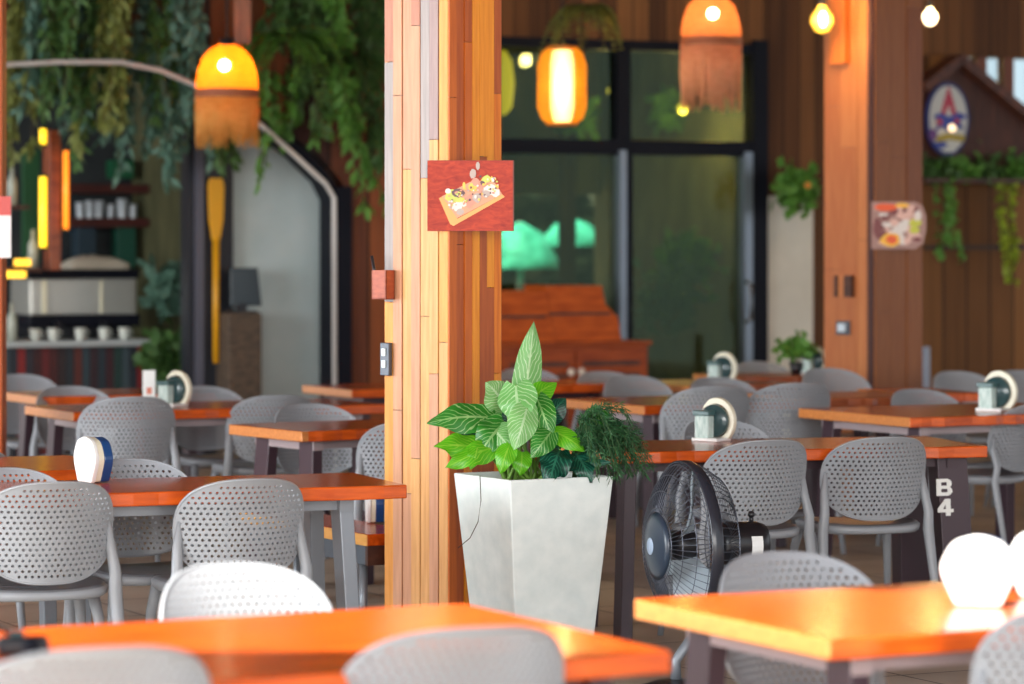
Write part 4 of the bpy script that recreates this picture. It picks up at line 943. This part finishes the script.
# lettering on the table leg
def lettering():
    s = 249; wm_ = mat('white_lettering', (.80, .80, .77), .5); W_ = 17/s
    # strokes in a unit box: B then 4
    glyph = {'B': [[(0, 0), (.30, 0), (.30, 1), (0, 1)], [(.2, 0), (.74, 0), (.86, .08), (.80, .21), (.2, .21)], [(.2, .41), (.78, .41), (.86, .50), (.78, .60), (.2, .60)], [(.2, .80), (.78, .80), (.84, .93), (.72, 1), (.2, 1)], [(.70, .05), (.86, .06), (1.0, .22), (.98, .38), (.86, .52), (.70, .50)], [(.66, .50), (.84, .50), (.95, .64), (.95, .82), (.84, .95), (.66, .97)]],
             '4': [[(.52, 0), (.82, 0), (.82, 1), (.52, 1)], [(0, .20), (1, .20), (1, .40), (0, .40)], [(0, .20), (.24, .26), (.72, 1), (.48, 1), (0, .42)]]}
    for ch, y0, y1 in (('B', 480, 497), ('4', 500, 517)):
        H_ = (y1-y0)/s; z = EYE-(y1-YH)/s; k = z/.704; xr = 1.475+.03*(1-k); b = MB()
        for i, st_ in enumerate(glyph[ch]): b.prism([(x*W_, y*H_) for x, y in st_], -.0015-.0002*i, .0015, 'xz')
        o = b.build('lettering', wm_, TB4); o.location = (xr-W_/2-.045, .08-.04*(1-k)-.004, z)
        o.rotation_euler = (-math.atan2(.04, .704), 0, 0)
lettering()
# the near right leg is a broad plate
for ch in list(TB4.children):
    if ch.name.startswith('leg'):
        for v in ch.data.vertices:
            if v.co.x < .75: continue
            mid = 1.475
            mid += (-.03 if mid < 1 else .03)*(1-v.co.z/.704)
            v.co.x = mid+(v.co.x-mid)*2.6

# ================================================================ NAPKIN HOLDERS
def holder0():
    t = thing('napkin_holder', '', 'napkin holder', (0, 0, 0), 0, 'round napkin holders')
    R = .078
    def outl(k, dz=0):
        P_ = []
        ctrl = [(-.66, 0), (.66, 0), (1.14, 1.05), (.74, 1.84), (0, 2.05), (-.74, 1.84), (-1.14, 1.05)]
        n = len(ctrl)
        for i in range(n):
            a = Vector(ctrl[i-1]); c_ = Vector(ctrl[i]); d = Vector(ctrl[(i+1) % n]); r = .30 if i in (0, 1) else .5
            for q in range(5):
                tt = q/4; p0 = c_.lerp(a, r*.7*(1 if i > 1 else .45)); p1 = c_.lerp(d, r*.7*(1 if i > 1 else .45)); P_.append(((p0.lerp(c_, tt)).lerp(c_.lerp(p1, tt), tt)))
        return [(p.x*R*k, R+(p.y-1.0)*R*k+dz) for p in P_]
    b = MB(); b.prism(outl(1.0), -.034, -.016, 'xz'); b.build('front_plate', M['white'], t, bevel=.004)
    b = MB(); b.prism(outl(.96, .0), -.016, .004, 'xz'); b.build('middle_ring', M['cream'], t, bevel=.002)
    b = MB(); b.prism(outl(.96), .004, .038, 'xz'); b.build('back_plate', M['blue'], t, bevel=.004)
    return t
def holder1():
    t = thing('napkin_holder', '', 'napkin holder', (0, 0, 0), 0, 'round napkin holders'); R = .082
    b = MB(); rings = []
    for i in range(19):
        a = -PI*.5+i*PI*1.28/18+.15; r2 = .017 if i < 15 else .017-(i-15)*.003
        c_ = Vector((R*math.cos(a)*.9, 0, R+R*math.sin(a)))
        o_ = Vector((math.cos(a), 0, math.sin(a)))
        rings.append([c_+o_*r2*dx+Vector((0, dy, 0)) for dx, dy in ((-.7, .0), (.8, .0), (.8, .024), (-.7, .024))])
    b.loft(rings, True, smooth=False); b.build('arch', M['cream'], t, bevel=.003)
    b = MB(); b.lathe([(0, -.022), (.064, -.022), (.068, -.014), (.068, .012), (0, .014)], 24, axis='y', c=(-.004, 0, R)); b.build('disc', M['teal'], t)
    b = MB(); b.box(-.062, .006, -.070, -.023, .012, .105); b.build('tissue_pack', M['tissue'], t, bevel=.006)
    b = MB(); b.box(-.068, .012, -.076, -.023, .105, .126); b.build('lid', mat('teal_lid', (.06, .13, .13), .3), t, bevel=.004)
    b = MB(); b.box(-.07, .055, -.08, .03, 0, .014); b.build('base', M['white'], t, bevel=.003)
    return t
H0, H1 = holder0(), holder1()
def hold(src, first, cx, yb, s, ang, label, k=1.0, z=.75):
    o = src if first else copy_tree(src); o['label'] = label; o.location = ((cx-CX)/s, F/s, z+.001); o.rotation_euler = (0, 0, math.radians(ang)); o.scale = (k, k, k); return o
hold(H0, True, 93, 490, 292, -56, 'white and deep blue napkin holder on the steel legged table', 1.0)
hold(H0, False, 979, 611, 440, -12, 'overexposed white napkin holder in full sun on the near right table', 1.02)
hold(H0, False, 1044, 606, 430, -12, 'white napkin holder cut by the right edge beside the sunlit one', 1.02)
hold(H0, False, 374, 526, 250, -84, 'white holder with a blue stripe on the low bench by the pillar', .95, z=.45)
hold(H1, True, 716, 449, 242, -36, 'teal and cream napkin holder on the B 4 table behind the fan', 1.0)
hold(H1, False, 176, 408, 200, -36, 'teal and cream napkin holder on the back left table', 1.0)
hold(H1, False, 723, 387, 172, -36, 'small teal napkin holder on the far table below the glass door', 1.0)
hold(H1, False, 998, 412, 206, -36, 'dark teal napkin holder on the live edge table at right', 1.1)
hold(H1, False, 815, 371, 161, -36, 'far dark napkin holder against the right pillar', .95)
# small potted plant on the far table
pp = at(797, 371, 161); t = thing('potted_plant', 'small green potted plant on the far table against the cream wall strip', 'plant', (pp.x, pp.y, .751)); b = MB(); b.lathe([(0, 0), (.035, 0), (.05, .07), (.044, .07), (.04, .06), (0, .06)], 16); b.build('pot', M['black'], t)
b = MB()
for q in range(150): leaflet(b.bm, Vector((random.gauss(0, .05), random.gauss(0, .05), .11+abs(random.gauss(0, .045)))), rv()+Vector((0, 0, .3)), rv(), .07, .022)
b.build('foliage', G_MID, t); b = MB(); b.tube([(0, 0, .05), (0, 0, .14)], .006, 6); b.build('stem', M['bark'], t)
# standing card
cp = on_z(143.5, 399+1.5, .75); t = thing('menu_card', 'white standing menu card on the back left table', 'card', (cp.x, cp.y+.25, .751), math.radians(10))
s = F/(cp.y+.25); b = MB(); b.box(-.033, .033, -.004, .004, 0, .145); b.build('card', M['white'], t); b = MB(); b.box(-.045, .045, -.02, .02, 0, .006); b.build('base', mat('clear_stand', (.6, .62, .6), .2), t); b = MB(); b.box(-.012, .014, -.0055, -.004, .02, .055); b.build('red_mark', mat('card_red', (.7, .2, .12), .5), t)
# small black gadget on the near left table
gp = on_z(24, 655, .75); t = thing('black_gadget', 'small black glossy gadget on the near left tabletop', 'gadget', (gp.x, gp.y, .751), .2)
b = MB(); b.box(-.055, .05, -.025, .03, 0, .036); b.build('body', M['black'], t, bevel=.012); b = MB(); b.lathe([(0, -.05), (.016, -.05), (.018, -.02), (.018, 0)], 16, axis='y', c=(.012, 0, .02)); b.build('lens', M['navy'], t)
b = MB(); b.tube([(-.05, .0, .02), (-.075, .01, .04), (-.06, .02, .055), (-.02, .01, .04)], .006, 6); b.build('strap', M['black'], t)
b = MB(); b.box(-.03, .0, -.01, .02, .036, .048); b.build('top_dial', M['teal'], t, bevel=.004)

# ================================================================ PLANTER AND PLANTS
def planter():
    s0 = 283; near = at(510, 480.5, s0); th = math.radians(29); z1 = near.z
    a = math.hypot((511-453)/s0, (609-511)/s0)*1.06
    t = thing('planter', 'tall white tapered square planter beside the big pillar', 'planter', (near.x+a/2*math.cos(th)-a/2*math.sin(th), near.y+a/2*math.sin(th)+a/2*math.cos(th), 0), th)
    h = a/2; k = .70; rim = .022
    b = MB(); sq = lambda r, z: [(-r, -r, z), (r, -r, z), (r, r, z), (-r, r, z)]
    b.loft([sq(h*k, 0), sq(h, z1), sq(h-rim, z1), sq(h-rim-.01, z1-.05)], cap=False, smooth=False); b.bm.faces.new([b.bm.verts.new(p) for p in sq(h*k, 0.001)])
    b.build('pot', M['concrete'], t, bevel=.005)
    b = MB(); b.loft([sq(h-rim-.008, z1-.06), sq(h-rim-.008, z1-.03)], smooth=False); b.build('soil', M['soil'], t)
    return t, z1, a
PT, PZ, PAa = planter(); PC = Vector(PT.location)
LV = [leafmat('variegated_leaf', rgb(112, 176, 96), rgb(216, 238, 196), 9, .7, .2), leafmat('bright_leaf', rgb(90, 180, 24), rgb(170, 220, 80), 8, .9, .2), leafmat('banded_leaf', rgb(48, 130, 40), rgb(186, 224, 150), 8, .7, .18), leafmat('dark_teal_leaf', rgb(10, 66, 52), rgb(60, 140, 110), 9, .8, .25), leafmat('pale_leaf', rgb(130, 190, 110), rgb(224, 240, 208), 10, .7, .22)]
def leaf_mesh(p0, p1, w, side, bulge, heart=.0, fold=.25, wav=0.0, n=12, m=6):
    """a broad leaf from p0 (stalk) to p1 (tip)"""
    p0, p1 = Vector(p0), Vector(p1); d = p1-p0; L = d.length; d.normalize(); side = Vector(side); side = (side-d*side.dot(d)).normalized(); nn = d.cross(side).normalized()
    if nn.y > 0 and abs(nn.y) > .3: nn = -nn
    b = MB(); uvl = b.bm.loops.layers.uv.new('UVMap'); g = []
    for i in range(n+1):
        t = i/n; wd = w*.5*(math.sin(PI*min(1, t*.93+.07)**.78)**.85 if t < 1 else 0)
        row = []
        for j in range(-m//2, m//2+1):
            q = j/(m/2); dx = q*wd; back = -heart*abs(q)**1.5*L*.2*(1-t)**3
            p = p0+d*(t*L+back)+side*dx+nn*(bulge*math.sin(t*PI)+fold*abs(dx)*-1+(wav*1.8+.05*w)*math.sin(t*13+q*1.5+w*90)*abs(q)*w*8*(.3+.7*abs(q))*.25)
            row.append((b.bm.verts.new(p), (.5+q/2, t)))
        g.append(row)
    for i in range(n):
        for j in range(len(g[0])-1):
            qs = (g[i][j], g[i][j+1], g[i+1][j+1], g[i+1][j]); f = b.bm.faces.new([x[0] for x in qs]); f.smooth = True
            for lp, x in zip(f.loops, qs): lp[uvl].uv = x[1]
    return b
def plant():
    s0 = 284; root = thing('broadleaf_plant', 'broad leaved green plant with one tall pointed leaf in the planter', 'plant', (PC.x-.04, PC.y, PZ-.03)); o0 = Vector(root.location)
    def W3(px, py, dy): 
        d = PC.y+dy; s = F/d; return Vector(((px-CX)/s, d, EYE-(py-YH)/s))
    # base px, tip px, width px, depth at base/tip, material, bulge, heart, wav
    leaves = [
     ((523, 412), (534, 321), 31, 0, .02, 0, .01, .6, .012), ((505, 405), (486, 382), 36, .02, -.02, 4, .01, .8, .01), ((516, 385), (521, 425), 42, -.05, -.10, 0, .02, .8, .01),
     ((494, 418), (427, 423), 36, -.02, -.10, 2, .03, .3, .02), ((505, 422), (478, 455), 40, -.04, -.12, 2, .03, .5, .02), ((486, 450), (434, 446), 34, -.08, -.16, 1, .02, .3, .03),
     ((498, 446), (445, 468), 26, -.1, -.18, 1, .02, .3, .03), ((492, 428), (510, 448), 34, -.06, -.12, 0, .02, .5, .01), ((527, 408), (514, 450), 32, -.10, -.15, 4, .02, .8, .01),
     ((537, 398), (552, 438), 28, -.04, -.10, 2, .02, .6, .01), ((551, 432), (531, 458), 26, -.1, -.15, 2, .02, .7, .01), ((552, 431), (585, 452), 24, -.06, -.10, 1, .02, .3, .01),
     ((528, 402), (557, 383), 26, -.02, .02, 1, .02, .6, .01), ((510, 444), (500, 474), 22, -.12, -.16, 1, .02, .3, .02), ((522, 452), (520, 476), 22, -.10, -.13, 1, .02, .5, .02), ((478, 444), (470, 470), 18, -.12, -.16, 1, .02, .3, .02),
     ((560, 450), (548, 487), 34, -.08, -.20, 3, .03, .6, .05), ((575, 452), (592, 482), 34, -.04, -.14, 3, .03, .6, .05), ((556, 466), (612, 462), 14, -.06, -.12, 3, .01, .2, .01),
     ((602, 410), (586, 434), 26, 0, -.04, 2, .02, .6, .01), ((566, 440), (600, 446), 20, .06, .0, 3, .02, .3, .03), ((535, 430), (560, 470), 26, .02, -.06, 3, .02, .4, .03), ((480, 430), (455, 452), 30, .02, -.04, 3, .02, .4, .03), ((512, 430), (505, 405), 34, .08, .08, 3, .02, .6, .01), ((548, 420), (566, 398), 26, .1, .1, 3, .02, .6, .01)]
    names = []
    for i, (a, c, w, d0, d1, mi, bl, ht, wv) in enumerate(leaves):
        p0 = W3(*a, d0); p1 = W3(*c, d1); wd = w/s0
        vd = (p1-p0).normalized(); side = vd.cross(Vector((random.uniform(-.3, .3), -1, random.uniform(.25, .7))))
        b = leaf_mesh(p0, p1, wd, side, bl, ht, .22, wv)
        for v in b.bm.verts: v.co -= o0
        b.build('leaf', LV[mi], root)
        st_ = MB(); base = Vector((PC.x+random.uniform(-.10, .06), PC.y+random.uniform(-.08, .06), PZ-.03)); midp = base.lerp(p0, .6)+Vector((0, .03, .0))
        st_.tube([base-o0, midp-o0, p0-o0], [.007, .006, .004], 6); st_.build('stalk', mat('green_stalk', rgb(110, 150, 60), .5), root)
    # dry twig
    b = MB(); b.tube([W3(480, 476, -.22)-o0, W3(481, 500, -.30)-o0, W3(478, 522, -.31)-o0, W3(470, 538, -.27)-o0, W3(458, 548, -.2)-o0], .0016, 5); b.build('dry_tendril', M['bark'], root)
plant()
def asparagus():
    root = thing('feathery_fern', 'dark feathery fern spilling over the right side of the planter', 'plant', (PC.x+.14, PC.y-.02, PZ-.03)); o0 = Vector(root.location); b = MB(); st_ = MB()
    for i in range(56):
        a = random.uniform(-1.9, 1.0) if i % 3 else random.uniform(-.6, .6); R = random.uniform(.08, .25); hh = random.uniform(.14, .28); pts = []
        for j in range(13):
            t = j/12; pts.append(Vector((math.cos(a)*R*t*1.05+.04*t, math.sin(a)*R*t, hh*math.sin(t*PI*.72)*1.15-(.10+.12*random.random()*0)*t**3*1.2)))
        st_.tube(pts[::3], .0016, 4)
        for j in range(2, 13):
            for q in range(9):
                p = pts[j].lerp(pts[j-1], random.random()); leaflet(b.bm, p, rv()+Vector((0, 0, -.1))+(pts[j]-pts[j-1]).normalized()*.9, rv(), random.uniform(.02, .04), .0022)
    b.build('foliage', fm('feathery_green', rgb(22, 62, 40), rgb(62, 118, 66)), root); st_.build('stem', mat('fern_stem', rgb(50, 80, 40), .6), root)
asparagus()

# ================================================================ FAN
def fan():
    s0 = 288; c = at(667, 546, s0); R = .29
    root = thing('pedestal_fan', 'black pedestal fan facing left beside the white planter', 'fan', (c.x+.06, c.y+.03, 0), math.radians(180+19)); z = c.z
    # local +x is the blowing direction
    X0 = 0.0
    def wires(prof, n, r, mi=0):
        b = MB()
        for i in range(n):
            a = 2*PI*i/n; b.tube([(x, q*math.cos(a), z+q*math.sin(a)) for q, x in prof], r, 4, mi, cap=False)
        return b
    fp = [(.07, .105), (.13, .098), (.19, .080), (.245, .050), (.280, .018), (R, .0)]
    b = wires(fp, 64, .0014)
    def ring(q, x, r): 
        n = 48; b.tube([(x, q*math.cos(2*PI*i/n), z+q*math.sin(2*PI*i/n)) for i in range(n+1)], r, 5, cap=False)
    for q, x in fp[1:-1]: ring(q, x, .0016)
    b.build('front_grille', mat('grille_wire', (.10, .11, .14), .3, .6), root)
    b = wires([(.07, -.15), (.16, -.145), (.24, -.11), (.280, -.05), (R, -.01)], 64, .0014); ring(.16, -.145, .0018); ring(.24, -.11, .0018); b.build('back_grille', MATS['grille_wire'], root)
    b = MB(); b.lathe([(R, -.03), (R+.005, -.02), (R+.005, .012), (R, .016), (R-.004, .012), (R-.004, -.02), (R, -.03)], 56, axis='x', c=(0, 0, z)); b.build('rim_band', mat('glossy_black_band', (.02, .022, .032), .22), root)
    b = MB(); b.lathe([(.0, .128), (.05, .124), (.095, .112), (.118, .102), (.112, .094), (0, .090)], 28, axis='x', c=(0, 0, z)); b.build('badge', mat('badge_blue_black', (.02, .035, .06), .35, coat=.2), root)
    b = MB(); b.lathe([(.0, .130), (.028, .128), (.03, .126), (0, .125)], 20, axis='x', c=(0, 0, z)); b.build('badge_disc', mat('badge_pale', (.35, .45, .6), .3), root)
    bl = mat('grey_fan_blade', (.34, .40, .45), .3)
    b = MB(); b.lathe([(0, .05), (.05, .045), (.055, -.03), (0, -.04)], 20, axis='x', c=(0, 0, z)); b.build('hub', M['black'], root)
    for k in range(3):
        b = MB(); a0 = k*2*PI/3+.95; g = []
        for i in range(8):
            q = .045+(.268-.045)*i/7; row = []
            for j in range(7):
                w_ = (.55+.35*math.sin(PI*i/7))*(j/6-.5)*1.25; a = a0+w_+.25*i/7; row.append((.03-.07*(j/6)+.01, q*math.cos(a), z+q*math.sin(a)))
            g.append(row)
        vs = [[b.bm.verts.new(p) for p in r] for r in g]; vb = [[b.bm.verts.new((p[0]-.004, p[1], p[2])) for p in r] for r in g]
        for i in range(7):
            for j in range(6):
                b.bm.faces.new((vs[i][j], vs[i][j+1], vs[i+1][j+1], vs[i+1][j])).smooth = True; b.bm.faces.new((vb[i][j+1], vb[i][j], vb[i+1][j], vb[i+1][j+1])).smooth = True
        b.build('blade', bl, root)
    b = MB(); b.lathe([(0, -.13), (.068, -.135), (.076, -.16), (.076, -.27), (.066, -.30), (0, -.31)], 28, axis='x', c=(0, 0, z)); mo = b.build('motor', M['black'], root)
    # sticker on the camera side of the motor
    b = MB()
    a0 = PI  # local -y... camera side
    b.bm.verts.ensure_lookup_table(); g = []
    for i in range(5):
        a = -.45+.9*i/4; y = .0775*math.cos(a); zz = z+.0775*math.sin(a)-.004; g.append([(-.268, y, zz), (-.226, y, zz)])
    vs = [[b.bm.verts.new(p) for p in r] for r in g]
    for i in range(4): b.bm.faces.new((vs[i][0], vs[i][1], vs[i+1][1], vs[i+1][0]))
    b.build('sticker', mat('white_sticker', (.8, .82, .82), .5), mo)
    b = MB(); b.tube([(-.255, 0, z+.07), (-.255, 0, z+.095)], .008, 8); b.blob((-.255, 0, z+.10), .013); b.build('knob', M['black'], mo)
    # stand: neck, bent tube and heavy base
    b = MB(); b.tube([(-.20, 0, z-.06), (-.20, 0, z-.16), (-.16, 0, z-.26), (-.02, 0, z-.335), (.03, 0, z-.40), (.03, 0, .05)], [.026, .024, .02, .018, .018, .02], 10); b.build('pole', M['steel_grey'], root)
    b = MB(); b.lathe([(.0, .055), (.06, .05), (.12, .03), (.17, .018), (.175, 0), (0, 0)], 30, c=(.03, 0, 0)); b.build('base', M['black'], root)
fan()
bpy.context.view_layer.update()
